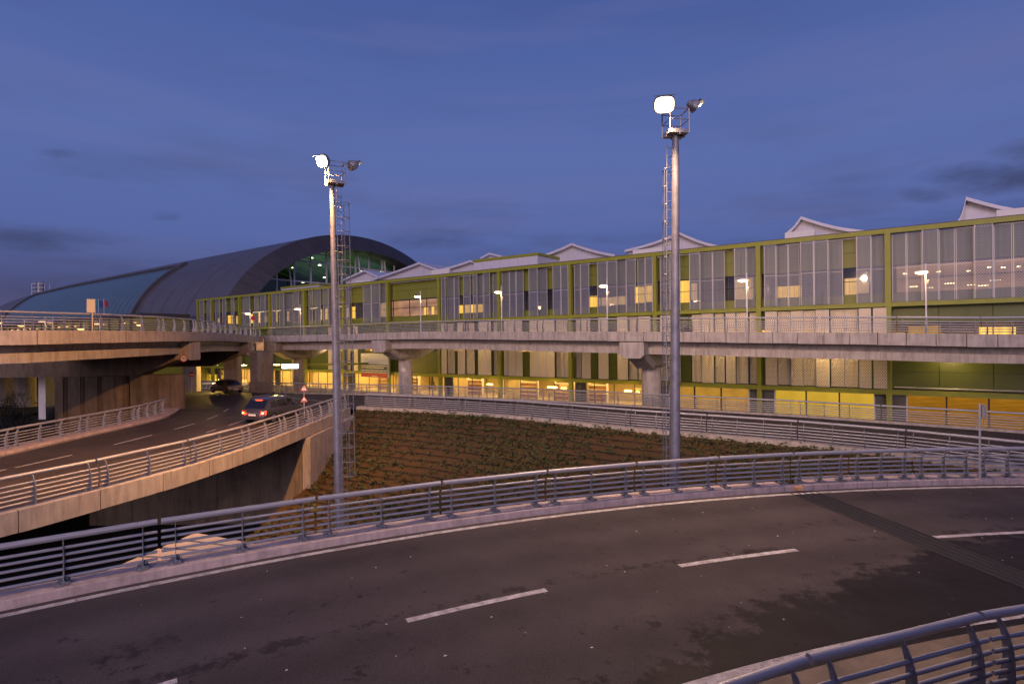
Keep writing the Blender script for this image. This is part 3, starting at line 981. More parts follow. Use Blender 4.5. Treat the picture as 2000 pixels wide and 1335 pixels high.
# d1 must point away from the viewer so that the grooved face is on the viewer's side
if d1.y < 0: d1 = -d1
ribbed_pier(ul, p1, d1, n1, 0.95, 4.75, -7.2, p1.z - 3.38, 1.3)
ribbed_pier(ul, p1 + Vector((0, -0.5, 0)), d1, n1, 4.95, 10.2, -7.2, p1.z - 3.42, 1.3)
p2, d2, n2, s2_ = ramp_pier(489, 0.55, False)
CAP2 = p2.y
for x0, x1, Z, w in ((488.5, 503.5, 63.5, 0.95), (437, 463, 65.0, 1.2), (510, 527, 66.5, 1.1), (357, 384, 72.0, 1.0)):
    a = at_depth(x0, 740, Z); b = at_depth(x1, 740, Z)
    MB().box(a[0], b[0], Z, Z + w, -6.95, -1.0).build('square_pier', M['concrete'], ul)
# third pier line further left, seen past the ribbed piers, with round columns
for px, Z, r, sq in ((91, 50, 0.5, True), (50, 62, 0.95, False), (8, 66, 0.95, False)):
    a = at_depth(px, 760, Z)
    if sq:
        MB().box(a[0] - r * 0.62, a[0] + r * 0.62, Z - 0.5, Z + 0.5, -6.95, -2.4).build('square_pier', M['white'], ul)
    else:
        MB().lathe((a[0], a[1], 0), [(r, -6.95), (r, -2.4)], 20).build('round_pier', M['concrete'], ul, smooth=True)
# second, outer carriageway of the ramp behind, closing the view over the left railing
MB().hexa([(-70, 46, -2.6), (-37.5, 46, -2.6), (-40, 68, -2.6), (-75, 68, -2.6), (-70, 46, -0.4), (-37.5, 46, -0.4), (-40, 68, -0.4), (-75, 68, -0.4)]).build('outer_deck', M['concrete_shaded'], ul)

# ------------------------------------------------------------------ railings
def post_outline():
    inner = [(0.00, 0.0), (0.030, 0.12), (0.065, 0.28), (0.085, 0.45), (0.085, 0.60), (0.06, 0.76), (0.02, 0.88), (-0.02, 0.93)]
    wid = [0.24, 0.205, 0.175, 0.15, 0.13, 0.105, 0.085, 0.075]
    return inner + [(o + w, z) for (o, z), w in reversed(list(zip(inner, wid)))]
def o_at(z):
    pts = [(0.0, 0.12), (0.12, 0.13), (0.28, 0.15), (0.45, 0.16), (0.6, 0.15), (0.76, 0.11), (0.93, 0.03)]
    for (z0, a), (z1, b) in zip(pts[:-1], pts[1:]):
        if z <= z1: return a + (b - a) * (z - z0) / (z1 - z0)
    return 0.03
def make_post(m):
    mb = MB().prism(post_outline(), lambda a, b, w: (w - 0.008, a, b), 0.016)
    me = bpy.data.meshes.new('post'); me.from_pydata(mb.v, [], mb.f); me.materials.append(m); me.validate()
    return me
def make_plate(m):
    mb = MB().box(-0.11, 0.11, -0.05, 0.29, 0.0, 0.022)
    for x in (-0.075, 0.075):
        for y in (-0.015, 0.255):
            mb.tube((x, y, 0.02), (x, y, 0.065), 0.014, 0.014, 6)
            mb.tube((x, y, 0.022), (x, y, 0.04), 0.024, 0.024, 6)
    for y in (0.02, 0.22):
        mb.box(-0.045, -0.008, y - 0.006, y + 0.006, 0.02, 0.07).box(0.008, 0.045, y - 0.006, y + 0.006, 0.02, 0.07)
    me = bpy.data.meshes.new('base_plate'); me.from_pydata(mb.v, [], mb.f); me.materials.append(m)
    return me
POST, PLATE = make_post(M['galv_dark']), make_plate(M['galv_dark'])
HR = (0.13, 0.275, 0.42, 0.565, 0.71)

def railing(label, path, breaks, o_base, out, zb=0.0, posts=3, plates=False, r_top=0.062, r_rail=0.030, n=10, k=1.0, gap=0.07):
    s_mid = 0.5 * (breaks[0] + breaks[-1])
    root = empty('railing', path.pt(s_mid, o_base, zb), label, 'railing')
    base = off(root)
    for s0, s1 in zip(breaks[:-1], breaks[1:]):
        a, b = s0 + gap / 2, s1 - gap / 2
        def P(s, o, z): return path.pt(s, o_base + out * o, zb + z * k)
        rod('handrail', P(a, 0.0, 0.96), P(b, 0.0, 0.96), r_top, M['galv'], root, 14 if plates else n)
        for z in HR:
            rod('rail', P(a, o_at(z), z), P(b, o_at(z), z), r_rail, M['galv'], root, n)
        L = b - a
        sp = [a + 0.26 + (L - 0.52) * i / (posts - 1) for i in range(posts)]
        for q in sp:
            p, d, nn = path.at(q)
            # chord point so that the post meets the straight tubes
            t = (q - a) / L
            c = P(a, 0, 0).lerp(P(b, 0, 0), t)
            o = bpy.data.objects.new('post', POST)
            link(o, root)
            o.location = c - base
            ax = (P(b, 0, 0) - P(a, 0, 0)); ax.z = 0
            ang = math.atan2(ax.y, ax.x)
            o.rotation_euler = (0, 0, ang if out > 0 else ang + math.pi)
            o.scale = (1, 1, k)
            if plates:
                pl = bpy.data.objects.new('base_plate', PLATE)
                link(pl, o)
    return root

FGB = [-49, -44.9, -40.7, -36.5, -32.3, -28.11, -23.99, -19.96, -16.2, -12.54, -9.11, -6.42, -3.5, -0.73, 2.1, 4.9, 7.8, 10.7]
railing('near galvanised tube railing along the outer kerb of the foreground road', pFG, [fg_s(a) for a in FGB], 0.17, 1, 0.20, 3, True)
railing('dark tube railing cut off at the bottom corner of the frame', pNR, [nr_s(a) for a in (-36, -31.2, -26.4, -21.6, -16.6, -11.4, -6.2, -1, 4, 9)], -1.14, -1, 0.20, 3, True)
def even(path, s0, s1, L):
    n = max(1, round((s1 - s0) / L))
    return [s0 + (s1 - s0) * i / n for i in range(n + 1)]
railing('tube railing on the pale panelled edge of the left ramp deck', pLLN, even(pLLN, 1, pLLN.L, 4.0), 0.32, -1, 0.0, 3)
railing('tube railing on the far footway beside the ribbed concrete piers', pLLF, even(pLLF, 0.5, pLLF.L - 3.5, 4.6), 0.45, 1, 0.0, 4)
railing('tube railing along the upper edge of the planted slope', pLRN, even(pLRN, 0.6, pLRN.L, 4.4), 0.30, -1, 0.0, 4)
railing('tube railing across the lit ground floor shopfronts of the terminal', pLRF, even(pLRF, 1.0, pLRF.L, 5.0), 0.06, 1, 0.0, 4)
railing('tube railing on the parapet of the long viaduct before the terminal', pRV, even(pRV, 0.3, pRV.L, 4.2), 0.30, -1, 0.02, 4, k=1.02)
railing('tube railing on the parapet of the orange lit flyover ramp', pUL, even(pUL, 0.3, pUL.L, 6.0), 0.30, -1, 0.02, 4, k=1.02)
# lamp fittings fixed under the viaduct on the terminal side
s = 3.0
while s < pRV.L - 2:
    q = pRV.pt(s, 8.1, -1.25)
    lh = MB().box(q.x - 0.45, q.x + 0.45, q.y - 0.12, q.y + 0.12, q.z - 0.06, q.z + 0.12).build('deck_lamp', M['white'], rv)
    MB().box(q.x - 0.42, q.x + 0.42, q.y - 0.1, q.y + 0.1, q.z - 0.08, q.z - 0.062).build('lamp_glass', M['wall_lamp'], lh)
    pl = bpy.data.lights.new('deck_lamp_light', 'POINT'); pl.energy = 240; pl.color = (1.0, 0.68, 0.34); pl.shadow_soft_size = 0.3
    po = bpy.data.objects.new('deck_lamp_light', pl); link(po, rv); po.location = q + Vector((0, 0, -0.35)) - off(rv)
    s += 9.5
# lamps under the decks by the entrance
for px, py, Z in ((474, 713, 74.0), (540, 712, 76.0), (418, 712, 76.0)):
    q = Vector(at_depth(px, py, Z))
    lh = MB().box(q.x - 0.5, q.x + 0.5, q.y - 0.12, q.y + 0.12, q.z - 0.06, q.z + 0.08).build('deck_lamp', M['white'], ul)
    MB().box(q.x - 0.46, q.x + 0.46, q.y - 0.1, q.y + 0.1, q.z - 0.08, q.z - 0.062).build('lamp_glass', M['wall_lamp'], lh)
    pl = bpy.data.lights.new('deck_lamp_light', 'POINT'); pl.energy = 1500; pl.color = (1.0, 0.60, 0.12); pl.shadow_soft_size = 0.3
    po = bpy.data.objects.new('deck_lamp_light', pl); link(po, ul); po.location = q + Vector((0, -0.2, -0.35)) - off(ul)
#TERMINAL
# ------------------------------------------------------------------ terminal with the green frame
FD, FN = (-0.8128, 0.5826), (-0.5826, -0.8128)
P0 = (29.14, 44.0)
RZF = math.atan2(-0.5826, 0.8128)
ZB = -6.95
BAY = 9.4
END = 108.6
term = empty('terminal_building', (P0[0], P0[1], ZB), 'long olive green framed terminal with perforated screens and lit windows', 'building', rz=RZF, local=True)

def fx(px, yin=0.0, py=600):
    a = ray(px, py)[0]
    s = (P0[0] + 0.5826 * yin - a * (P0[1] + 0.8128 * yin)) / (0.8128 + 0.5826 * a)
    return -s
def fz(px, py, yin=0.0):
    x = fx(px, yin, py)
    Z = P0[1] - 0.5826 * x + 0.8128 * yin
    return ray(px, py)[1] * Z
_share = {}
def tbox(name, x0, x1, y0, y1, z0, z1, m, parent=term, share=True):
    """box part in the terminal's own frame: x along the front (to the right), y inwards, z from eye level"""
    dx, dy, dz = x1 - x0, y1 - y0, z1 - z0
    k = (round(dx, 3), round(dy, 3), round(dz, 3), m.name)
    if k not in _share:
        b = MB().box(0, dx, 0, dy, 0, dz)
        me = bpy.data.meshes.new(name); me.from_pydata(b.v, [], b.f); me.materials.append(m)
        _share[k] = me
    o = bpy.data.objects.new(name, _share[k])
    link(o, parent)
    q = Vector((x0, y0, z0 - ZB))
    pp = parent
    while pp is not None and pp is not term:
        q -= pp.location
        pp = pp.parent
    o.location = q
    return o

NB0, NB1 = -2, 12
def bay_x(n):                 # left and right x of bay n
    return -min((n + 1) * BAY, END), -n * BAY
# frame: columns and beams
for n in range(-2, 13):
    s_ = min(n * BAY, END)
    tbox('column', -s_ - 0.19, -s_ + 0.19, -0.20, 0.25, ZB, 8.28, M['green'])
for n in range(NB0, NB1):
    xl, xr = bay_x(n)
    if xr - xl < 0.5: continue
    for z0, z1 in ((7.93, 8.28), (2.28, 2.60), (-4.50, -4.12)):
        tbox('beam', xl + 0.19, xr - 0.19, -0.16, 0.22, z0, z1, M['green'])
    tbox('roof_edge', xl, xr, -0.05, 3.0, 8.29, 8.36, M['zinc_dark'])
# wall panels, windows
LITTAN = (5,)
for n in range(NB0, NB1):
    xl, xr = bay_x(n)
    if xr - xl < 0.5: continue
    w = (xr - xl) / 3
    for c in range(3):
        a, b = xl + c * w + 0.018, xl + (c + 1) * w - 0.018
        for z0, z1 in ((2.62, 3.37), (5.60, 6.76), (6.79, 7.92), (0.98, 2.27), (-4.11, -2.78), (-2.75, -1.36)):
            tbox('wall_panel', a, b, 0.90, 0.98, z0, z1, M['green_panel'] if z0 > 2 else M['green_shaded'])
        for z0, z1 in ((3.42, 4.43), (4.48, 5.56)):
            tbox('pane', a + 0.03, b - 0.03, 0.96, 0.972, z0, z1, M['glass'])
        tbox('pane', a + 0.03, b - 0.03, 0.96, 0.972, -1.30, 0.93, M['shop_glass'])
    fr = MB()
    for c in range(4):
        q = xl + c * w
        fr.box(q - 0.035, q + 0.035, 0.93, 1.03, 3.37 - ZB, 5.6 - ZB)
        fr.box(q - 0.035, q + 0.035, 0.93, 1.03, -1.36 - ZB, 0.98 - ZB)
    fr.box(xl + 0.036, xr - 0.036, 0.935, 1.02, 4.43 - ZB, 4.48 - ZB)
    fr.build('window_frame', M['dark'], term)
    # dark backing of the wall
    tbox('wall', xl + 0.001, xr - 0.001, 1.04, 1.2, 5.5, 7.95, M['dark'])
    tbox('wall', xl + 0.001, xr - 0.001, 1.04, 1.2, 0.95, 3.40, M['dark'])
    tbox('wall', xl + 0.001, xr - 0.001, 1.04, 1.2, -4.45, -1.33, M['dark'])
M['room'] = mat('room_wall', (0.30, 0.27, 0.24), 0.8, noise=0.2, nscale=0.4)
tbox('room_wall', -END + 0.3, 18.5, 4.2, 4.4, 3.0, 8.0, M['room'])
tbox('room_floor', -END + 0.3, 18.5, 1.21, 4.19, 3.0, 3.3, M['room'])
tbox('room_ceiling', -END + 0.3, 18.5, 1.21, 4.19, 5.7, 5.9, M['room'])
tbox('end_wall', -END - 0.02, -END + 0.28, 0.3, 22, ZB, 8.2, M['green_panel'])
tbox('roof', -END, 18.8, 3.01, 26, 7.98, 8.20, M['zinc'])
# lit rooms of the upper floor
lit = [(1519, 1541, 4.42, 3.42, 'curtain'), (1542, 1566, 4.42, 3.42, 'curtain'), (1650, 1673, 4.75, 3.42, 'curtain_pink'), (1674, 1697, 4.75, 3.5, 'curtain_pink'),
       (1435, 1471, 5.3, 3.45, 'curtain_pink'), (1329, 1347, 5.5, 3.42, 'curtain'), (1350, 1362, 5.2, 3.6, 'curtain_pink'), (1152, 1168, 4.55, 3.42, 'curtain'), (1170, 1222, 4.35, 3.5, 'curtain_pink'), (1240, 1259, 5.2, 3.6, 'curtain'), (1262, 1281, 5.25, 3.65, 'curtain'),
       (896, 906, 4.40, 3.42, 'curtain'), (908, 918, 4.40, 3.42, 'curtain'), (920, 930, 4.40, 3.42, 'curtain'), (932, 946, 4.40, 3.42, 'curtain'),
       (828, 836, 4.4, 3.42, 'curtain'), (843, 848, 4.5, 3.42, 'curtain'), (742, 757, 5.3, 3.42, 'curtain_pink'), (688, 694, 5.1, 3.42, 'curtain'), (676, 681, 5.0, 3.42, 'curtain_pink'),
       (626, 632, 5.0, 3.42, 'curtain_pink'), (635, 640, 5.1, 3.42, 'curtain'), (593, 597, 4.9, 3.42, 'curtain'), (560, 565, 5.0, 3.42, 'curtain_pink'), (538, 542, 5.3, 3.42, 'curtain'), (505, 509, 5.2, 3.42, 'curtain'), (516, 522, 4.6, 3.42, 'curtain_pink'), (490, 494, 5.0, 3.42, 'curtain'), (445, 455, 5.0, 3.42, 'curtain'), (461, 466, 4.8, 3.42, 'curtain_pink'), (425, 429, 4.6, 3.42, 'curtain')]
for p0, p1, z1, z0, mm in lit:
    tbox('lit_blind', fx(p0, 1.1), fx(p1, 1.1), 1.08, 1.10, z0, z1, M[mm])
# long lit gallery behind the open green bay and behind the screens at the right
M['gallery'] = lit_window('lit_gallery_wall', (0.60, 0.28, 0.14), 1.1, 0.35, 0.5, 1.2)
tbox('lit_wall', fx(768, 3.5), fx(857, 3.5), 3.3, 3.35, 3.32, 5.68, M['gallery'])
tbox('lit_wall', fx(1752, 3.5), 18.3, 3.3, 3.35, 3.32, 5.68, M['gallery'])
for p in (1768, 1834, 1892, 1932, 1960, 1990):
    x = fx(p, 2.6)
    tbox('ceiling_lamp', x - 0.12, x + 0.12, 2.5, 2.74, random.uniform(4.2, 5.3), 5.42, M['hall_lamp']) if False else tbox('ceiling_lamp', x - 0.12, x + 0.12, 2.5, 2.74, 5.05 - 0.1 * (p % 3), 5.11 - 0.1 * (p % 3), M['hall_lamp'])
for p, z in ((1785, 3.9), (1815, 3.75), (1855, 4.0), (1898, 3.8), (1920, 3.7), (1945, 4.05)):
    x = fx(p, 2.6)
    tbox('ceiling_lamp', x - 0.30, x + 0.30, 2.5, 2.56, z, z + 0.03, M['hall_lamp'])
# strip lights along the upper ceiling towards the far end
for p in (474, 482, 500, 512, 520, 526, 541, 580, 612, 668):
    x = fx(p, 1.6)
    tbox('ceiling_lamp', x - 0.9, x + 0.9, 1.55, 1.7, 5.28, 5.34, M['tube_light'])
# middle floor behind the viaduct
x = -END + 1
k = 0
while x < 18:
    w = random.uniform(0.8, 2.6)
    if random.random() < 0.62:
        tbox('lit_shop_wall', x, x + w, 2.2 + 0.02 * (k % 3), 2.25 + 0.02 * (k % 3), -1.33, random.uniform(0.1, 0.95), M[random.choice(['curtain', 'frosted', 'frosted_tan', 'gallery'])])
    x += w + random.uniform(0.05, 0.9); k += 1
tbox('room_wall', -END + 0.3, 18.5, 3.2, 3.3, -1.4, 1.0, M['room'])

# perforated screens
SRZ = 0.0
_ps = {}
def screen(p0, p1, y, z0, z1, m, fm=True):
    x0, x1 = fx(p0, y), fx(p1, y)
    w = x1 - x0
    me = bpy.data.meshes.new('screen_panel')
    # folded sheet: shallow zigzag
    n = max(2, int(round(w / 0.35))) * 2
    v, f = [], []
    for i in range(n + 1):
        for zz in (0, z1 - z0):
            v.append((w * i / n, 0.012 * (i % 2), zz))
    for i in range(n):
        f.append((2 * i, 2 * i + 2, 2 * i + 3, 2 * i + 1))
    me.from_pydata(v, [], f); me.materials.append(m)
    o = bpy.data.objects.new('screen_panel', me)
    link(o, term)
    o.location = (x0, y, z0 - ZB)
    b = MB()
    for q in (0.0, w - 0.045):
        b.box(q, q + 0.045, -0.012, 0.05, 0, z1 - z0)
    b.box(0.046, w - 0.046, -0.006, 0.04, (z1 - z0) * 0.5 - 0.02, (z1 - z0) * 0.5 + 0.02)
    me = bpy.data.meshes.new('panel_frame'); me.from_pydata(b.v, [], b.f); me.materials.append(M['frame_grey'])
    fo = bpy.data.objects.new('panel_frame', me)
    link(fo, o)

UP = [(1743, 1771, 1), (1772, 1801, 1), (1802, 1834, 0), (1835, 1866, 1), (1868, 1903, 1), (1904, 1941, 0), (1942, 1978, 1), (1980, 2018, 1), (2020, 2050, 0),
      (1493, 1516, 0), (1517, 1540, 1), (1540.5, 1562, 1), (1564, 1590, 0), (1590.5, 1618, 0), (1619, 1647, 1), (1673.5, 1702, 0), (1702.5, 1730, 1),
      (1290, 1308, 1), (1309, 1329, 0), (1347, 1367, 0), (1368, 1392, 1), (1392.5, 1416, 1), (1435, 1458, 0), (1459, 1479, 1),
      (1122, 1134, 1), (1134.5, 1151, 0), (1167, 1186, 0), (1186.5, 1205, 0), (1206, 1223, 1), (1223.5, 1242, 0), (1246, 1260, 1), (1260.5, 1275, 0),
      (981, 995, 1), (995.5, 1008, 1), (1008.5, 1023, 1), (1033, 1050, 0), (1051, 1069, 1), (1080, 1095.5, 0), (1096, 1110, 0),
      (862, 870, 0), (873, 887, 1), (887.5, 897, 1), (905, 919, 0), (924, 932, 0), (932.5, 944, 1), (945, 957, 0), (963, 972, 1),
      (709, 725, 1), (725.5, 742, 0), (742.5, 754, 1), (676, 682, 0),
      (657, 664, 0), (644, 653, 1), (631, 642, 0), (615, 626, 0), (603, 611, 0), (584, 590, 1), (574, 583, 0), (555, 572, 1), (545, 554, 0), (531, 541, 0), (519, 526.5, 1), (508, 518, 0), (497, 504, 0),
      (478, 488, 0), (468.5, 476, 1), (451, 457, 0), (434, 441, 0), (420, 429, 0), (404, 411, 0), (390, 398, 0)]
for p0, p1, b in UP:
    screen(p0, p1, -0.30 if b == 0 else 0.30, 2.64, 7.90, M['screen'])
LOW = [(1494, 1517, 0), (1519, 1543, 2), (1544, 1568, 1), (1569, 1592, 2), (1593, 1619, 0), (1622, 1648, 2), (1649, 1675, 2), (1677, 1701, 0), (1705, 1731, 0),
       (1289, 1309, 1), (1310, 1328, 2), (1351, 1369, 2), (1370, 1393, 0), (1396, 1414, 2), (1417, 1436, 0), (1438, 1460, 1), (1464, 1480, 2),
       (1125, 1133, 2), (1135, 1152, 0), (1168, 1187, 0), (1205, 1225, 0), (1228, 1244, 2), (1246, 1270, 1),
       (983, 991, 1), (992, 1006, 0), (1007, 1019, 0), (1034, 1050, 0), (1050.5, 1066, 0), (1066.5, 1082, 0), (1086, 1100, 2), (1101, 1111, 2),
       (861, 871, 0), (874, 887, 2), (893, 907, 0), (910, 926, 2), (933, 945, 0), (945.5, 958, 0), (964, 974, 2),
       (690, 698, 0), (676, 683, 2), (655, 665, 0), (640, 650, 2)]
for p0, p1, b in LOW:
    z1 = 2.2
    screen(p0, p1, (-0.30, 0.10, 0.45)[b], -4.06, z1, M['screen_lamplit'])
    if b == 2 and p1 - p0 > 9:       # strut behind the recessed sheets
        xa, xb = fx(p0 + 1, 0.6), fx(p1 - 1, 0.6)
        rod('strut', (xa, 0.62, -2.6 - ZB), (xb, 0.62, -1.2 - ZB), 0.06, M['frame_grey'], term)

# ground floor: lit panes, mullions, shop interior
M['jamb'] = mat('jamb_grey', (0.10, 0.10, 0.09), 0.6)
for n in range(NB0, NB1):
    xl, xr = bay_x(n)
    if xr - xl < 0.5: continue
    kind = {-2: 'frosted_wood', -1: 'frosted_wood', 0: 'frosted', 1: 'frosted_tan'}.get(n)
    xl += 0.2; xr -= 0.2
    if kind:
        a, b = xl + 0.9, xr - 0.8
        tbox('jamb', xl, a - 0.05, 0.5, 0.6, ZB, -4.5, M['jamb']); tbox('jamb', b + 0.05, xr, 0.5, 0.6, ZB, -4.5, M['jamb'])
        w = (b - a) / 3
        for c in range(3):
            tbox('lit_pane', a + c * w + 0.05, a + (c + 1) * w - 0.05, 0.70, 0.72, ZB + 0.05, -4.5, M[kind])
            tbox('pane', a + c * w + 0.05, a + (c + 1) * w - 0.05, 0.60, 0.61, ZB + 0.05, -4.5, M['shop_glass'])
        for c in range(4):
            tbox('mullion', a + c * w - 0.05, a + c * w + 0.05, 0.55, 0.69, ZB, -4.5, M['dark'] if c in (1, 2) else M['frame_grey'])
    else:
        w = (xr - xl) / 4
        for c in range(4):
            tbox('pane', xl + c * w + 0.03, xl + (c + 1) * w - 0.03, 0.60, 0.61, ZB + 0.05, -4.5, M['shop_glass'])
            tbox('mullion', xl + c * w - 0.03, xl + c * w + 0.03, 0.57, 0.65, ZB, -4.5, M['dark'])
        if n % 2 == 0:
            tbox('jamb', xl, xl + 1.2, 0.70, 0.9, ZB, -4.5, M['jamb'])
        tbox('partition', xl - 0.2, xl - 0.05, 1.2, 8.0, ZB, -4.35, M['interior_wall'])
        tbox('ceiling_lamp', xl + 1.0, xr - 1.0, 2.4, 2.55, -4.44, -4.40, M['tube_light'])
        tbox('ceiling_lamp', xl + 1.0, xr - 1.0, 5.4, 5.55, -4.44, -4.40, M['tube_light'])
tbox('shop_ceiling', -END + 0.3, -2 * BAY - 0.1, 0.66, 8.2, -4.38, -4.2, M['interior_wall'])
tbox('shop_back_wall', -END + 0.3, -2 * BAY - 0.1, 8.01, 8.2, ZB, -4.39, M['interior_wall'])
tbox('shop_floor', -END + 0.3, -2 * BAY - 0.1, 0.3, 8.0, ZB, ZB + 0.03, M['interior_floor'])

def area(name, loc, rot, sx, sy, power, col, spread=None):
    ld = bpy.data.lights.new(name, 'AREA')
    ld.shape = 'RECTANGLE'; ld.size = sx; ld.size_y = sy; ld.energy = power; ld.color = col
    if spread: ld.spread = spread
    lo = bpy.data.objects.new(name, ld); link(lo)
    lo.location = loc; lo.rotation_euler = rot
    return lo
SHOP_W = 520.0
for n in range(2, 12):
    xl, xr = bay_x(n)
    if xr - xl < 3: continue
    lo = area('shop_light', ((xl + xr) / 2, 3.6, -4.47 - ZB), (0, 0, 0), xr - xl - 1.2, 4.0, SHOP_W * (1.0 if n < 6 else 1.5), (1.0, 0.58, 0.15))
    lo.parent = term
# small amber lamps above the shopfronts
for px, yi in ((1225, -0.6), (1080, -0.6), (1074, -0.6), (955, -0.6)):
    x = fx(px, -0.6)
    tbox('wall_lamp', x - 0.32, x + 0.32, -0.75, -0.45, -5.18, -5.02, M['wall_lamp'])
    pl = bpy.data.lights.new('wall_lamp_light', 'POINT'); pl.energy = 60; pl.color = (1, 0.55, 0.15); pl.shadow_soft_size = 0.2
    po = bpy.data.objects.new('wall_lamp_light', pl); link(po, term); po.location = (x, -0.6, -5.4 - ZB)
# pipe rail along the green wall at the right
rod('pipe', (0.3, 0.35, -3.95 - ZB), (18, 0.35, -3.95 - ZB), 0.05, M['frame_grey'], term)

# canopy and lit sign box by the entrance
xa, xb = fx(566, -9), fx(690, -5)
cb = MB()
a = Vector((fx(583, -8), -8.0, 0)); b = Vector((fx(692, -3), -3.0, 0))
zc = fz(630, 713, -5.5)
cb.hexa([(a.x, a.y, zc - ZB), (b.x, b.y, zc - ZB), (b.x, b.y + 2.6, zc - ZB), (a.x, a.y + 2.6, zc - ZB), (a.x, a.y, zc + 0.22 - ZB), (b.x, b.y, zc + 0.22 - ZB), (b.x, b.y + 2.6, zc + 0.22 - ZB), (a.x, a.y + 2.6, zc + 0.22 - ZB)])
cb.build('canopy', M['green'], term)

# roof gables and plant rooms
def gable(L, A, Rr, yf=7.0, depth=13.0, sag=0.0, base=True):
    def loc(p): return (fx(p[0], yf, p[1]), fz(p[0], p[1], yf))
    l, a, r = loc(L), loc(A), loc(Rr)
    def cv(p, q, n=6):
        out = []
        for i in range(n + 1):
            t = i / n
            x = p[0] + (q[0] - p[0]) * t; z = p[1] + (q[1] - p[1]) * t - sag * math.sin(math.pi * t) * abs(q[1] - p[1])
            out.append((x, z))
        return out
    line = cv(l, a) + cv(a, r)[1:]
    b = MB().prism(line + [(line[-1][0], 7.9), (line[0][0], 7.9)], lambda u, v, w: (u, yf + w, v - ZB), 0.25)
    g_ = b.build('roof_gable', M['roof_white'], term)
    sh = MB()
    rings = []
    for (x, z) in line:
        rings.append([(x, yf - 0.7, z - ZB), (x, yf + depth, z - ZB), (x, yf + depth, z + 0.28 - ZB), (x, yf - 0.7, z + 0.28 - ZB)])
    sh.loft(rings)
    sh.build('roof_sheet', M['roof_white'], g_)
    sm = MB()
    n = len(line)
    for i in range(0, n - 1):
        for t in (0.0, 0.5):
            x = line[i][0] * (1 - t) + line[i + 1][0] * t; z = line[i][1] * (1 - t) + line[i + 1][1] * t
            sm.box(x - 0.02, x + 0.02, yf - 0.02, yf, 7.9 - ZB, z - ZB)
    sm.build('standing_seam', M['frame_grey'], g_)
gable((1066, 503), (1122, 480.5), (1206, 503), sag=0.08)
gable((1225, 494), (1331, 460), (1436, 490), sag=0.14)
gable((1540, 460), (1567, 430.5), (1700, 459), sag=0.12)
gable((1868, 442), (1886, 394), (2090, 424), sag=0.18)
gable((735, 548), (825, 516.5), (863, 530), sag=0.04)
gable((676, 549), (718, 531), (748, 545), sag=0.0)
gable((848, 533), (924.5, 513), (975, 521), sag=0.18)
gable((944, 507), (961, 498), (985, 504), yf=14.0, depth=6)
for p0, p1, y1 in ((1238, 1300, 489), (1534, 1592, 455), (1945, 2010, 412), (845, 880, 528), (697, 726, 549)):
    xa, xb = fx(p0, 5.5, y1), fx(p1, 5.5, y1)
    tbox('roof_upstand', xa, xb, 5.2, 5.5, 8.21, max(8.4, fz(p0, y1, 5.5)), M['white'])
def plant_room(p0, p1, py, y0, D):
    xa, xb = fx(p0, y0, py), fx(p1, y0, py)
    z1 = fz(p1, py, y0)
    n = max(3, int((xb - xa) / 1.3)); w = (xb - xa) / n
    core = tbox('plant_room', xa + 0.05, xb - 0.05, y0 + 0.05, y0 + D, 8.21, z1 - 0.02, M['roof_white'])
    for i in range(n):
        tbox('cladding', xa + i * w + 0.015, xa + (i + 1) * w - 0.015, y0, y0 + 0.049, 8.21, z1 - 0.3, M['roof_white'], core)
    m_ = int(D / 1.3)
    for i in range(m_):
        tbox('cladding', xb - 0.049, xb, y0 + 0.06 + i * D / m_, y0 + 0.03 + (i + 1) * D / m_, 8.21, z1 - 0.3, M['roof_white'], core)
    tbox('cornice', xa - 0.1, xb + 0.1, y0 - 0.1, y0 + D, z1 - 0.28, z1 + 0.02, M['green'], core)
plant_room(925, 1050, 493.5, 2.2, 9.0)
plant_room(549, 624, 553, 2.0, 8.0)

# ------------------------------------------------------------------ hall with the arched roof
HA, HB = 33.0, 24.2
def hp(s, w):
    return (P0[0] + FD[0] * s - FN[0] * w, P0[1] + FD[1] * s - FN[1] * w)
hx, hy = hp(103, 33.7)
hall = empty('arched_hall', (hx, hy, ZB), 'vast grey barrel roofed hall with a glazed arched end', 'building', rz=RZF, local=True)
def interp(x, xs, ys):
    if x <= xs[0]: return ys[0]
    for i in range(len(xs) - 1):
        if x <= xs[i + 1]:
            t = (x - xs[i]) / (xs[i + 1] - xs[i]); return ys[i] + (ys[i + 1] - ys[i]) * t
    return ys[-1]
def hsc(u): return interp(u, [0, 60, 114, 184, 216, 236, 250, 258], [1, 0.995, 0.98, 0.92, 0.80, 0.62, 0.40, 0.20])
def hpt(u, phi, lift=0.0):
    k = hsc(u)
    c, s_ = math.cos(phi), math.sin(phi)
    return (-u, -(HA * (0.3 + 0.7 * k) + lift) * c, (HB * k + lift) * s_ - ZB)
NPH = 44
us = [0.0] + [4 + 8 * i for i in range(31)] + [250, 258]
us = [u for u in us]
def phis(a, b, n): return [R(a + (b - a) * i / n) for i in range(n + 1)]
roof = MB().loft([[hpt(u, p) for p in phis(-14, 194, NPH)] for u in us], closed=False)
ro = roof.build('roof', M['zinc'], hall, smooth=True)
# standing seams in groups across the visible slope
for u in [8 + 6 * i for i in range(40)]:
    sm = MB()
    pts = [hpt(u, p, 0.06) for p in phis(0, 110, 24)]
    sm.loft([[(q[0] - 0.05, q[1], q[2]), (q[0] + 0.05, q[1], q[2])] for q in pts], closed=False)
    sm.build('standing_seam', M['zinc_dark'] if u % 4 else M['zinc'], ro)
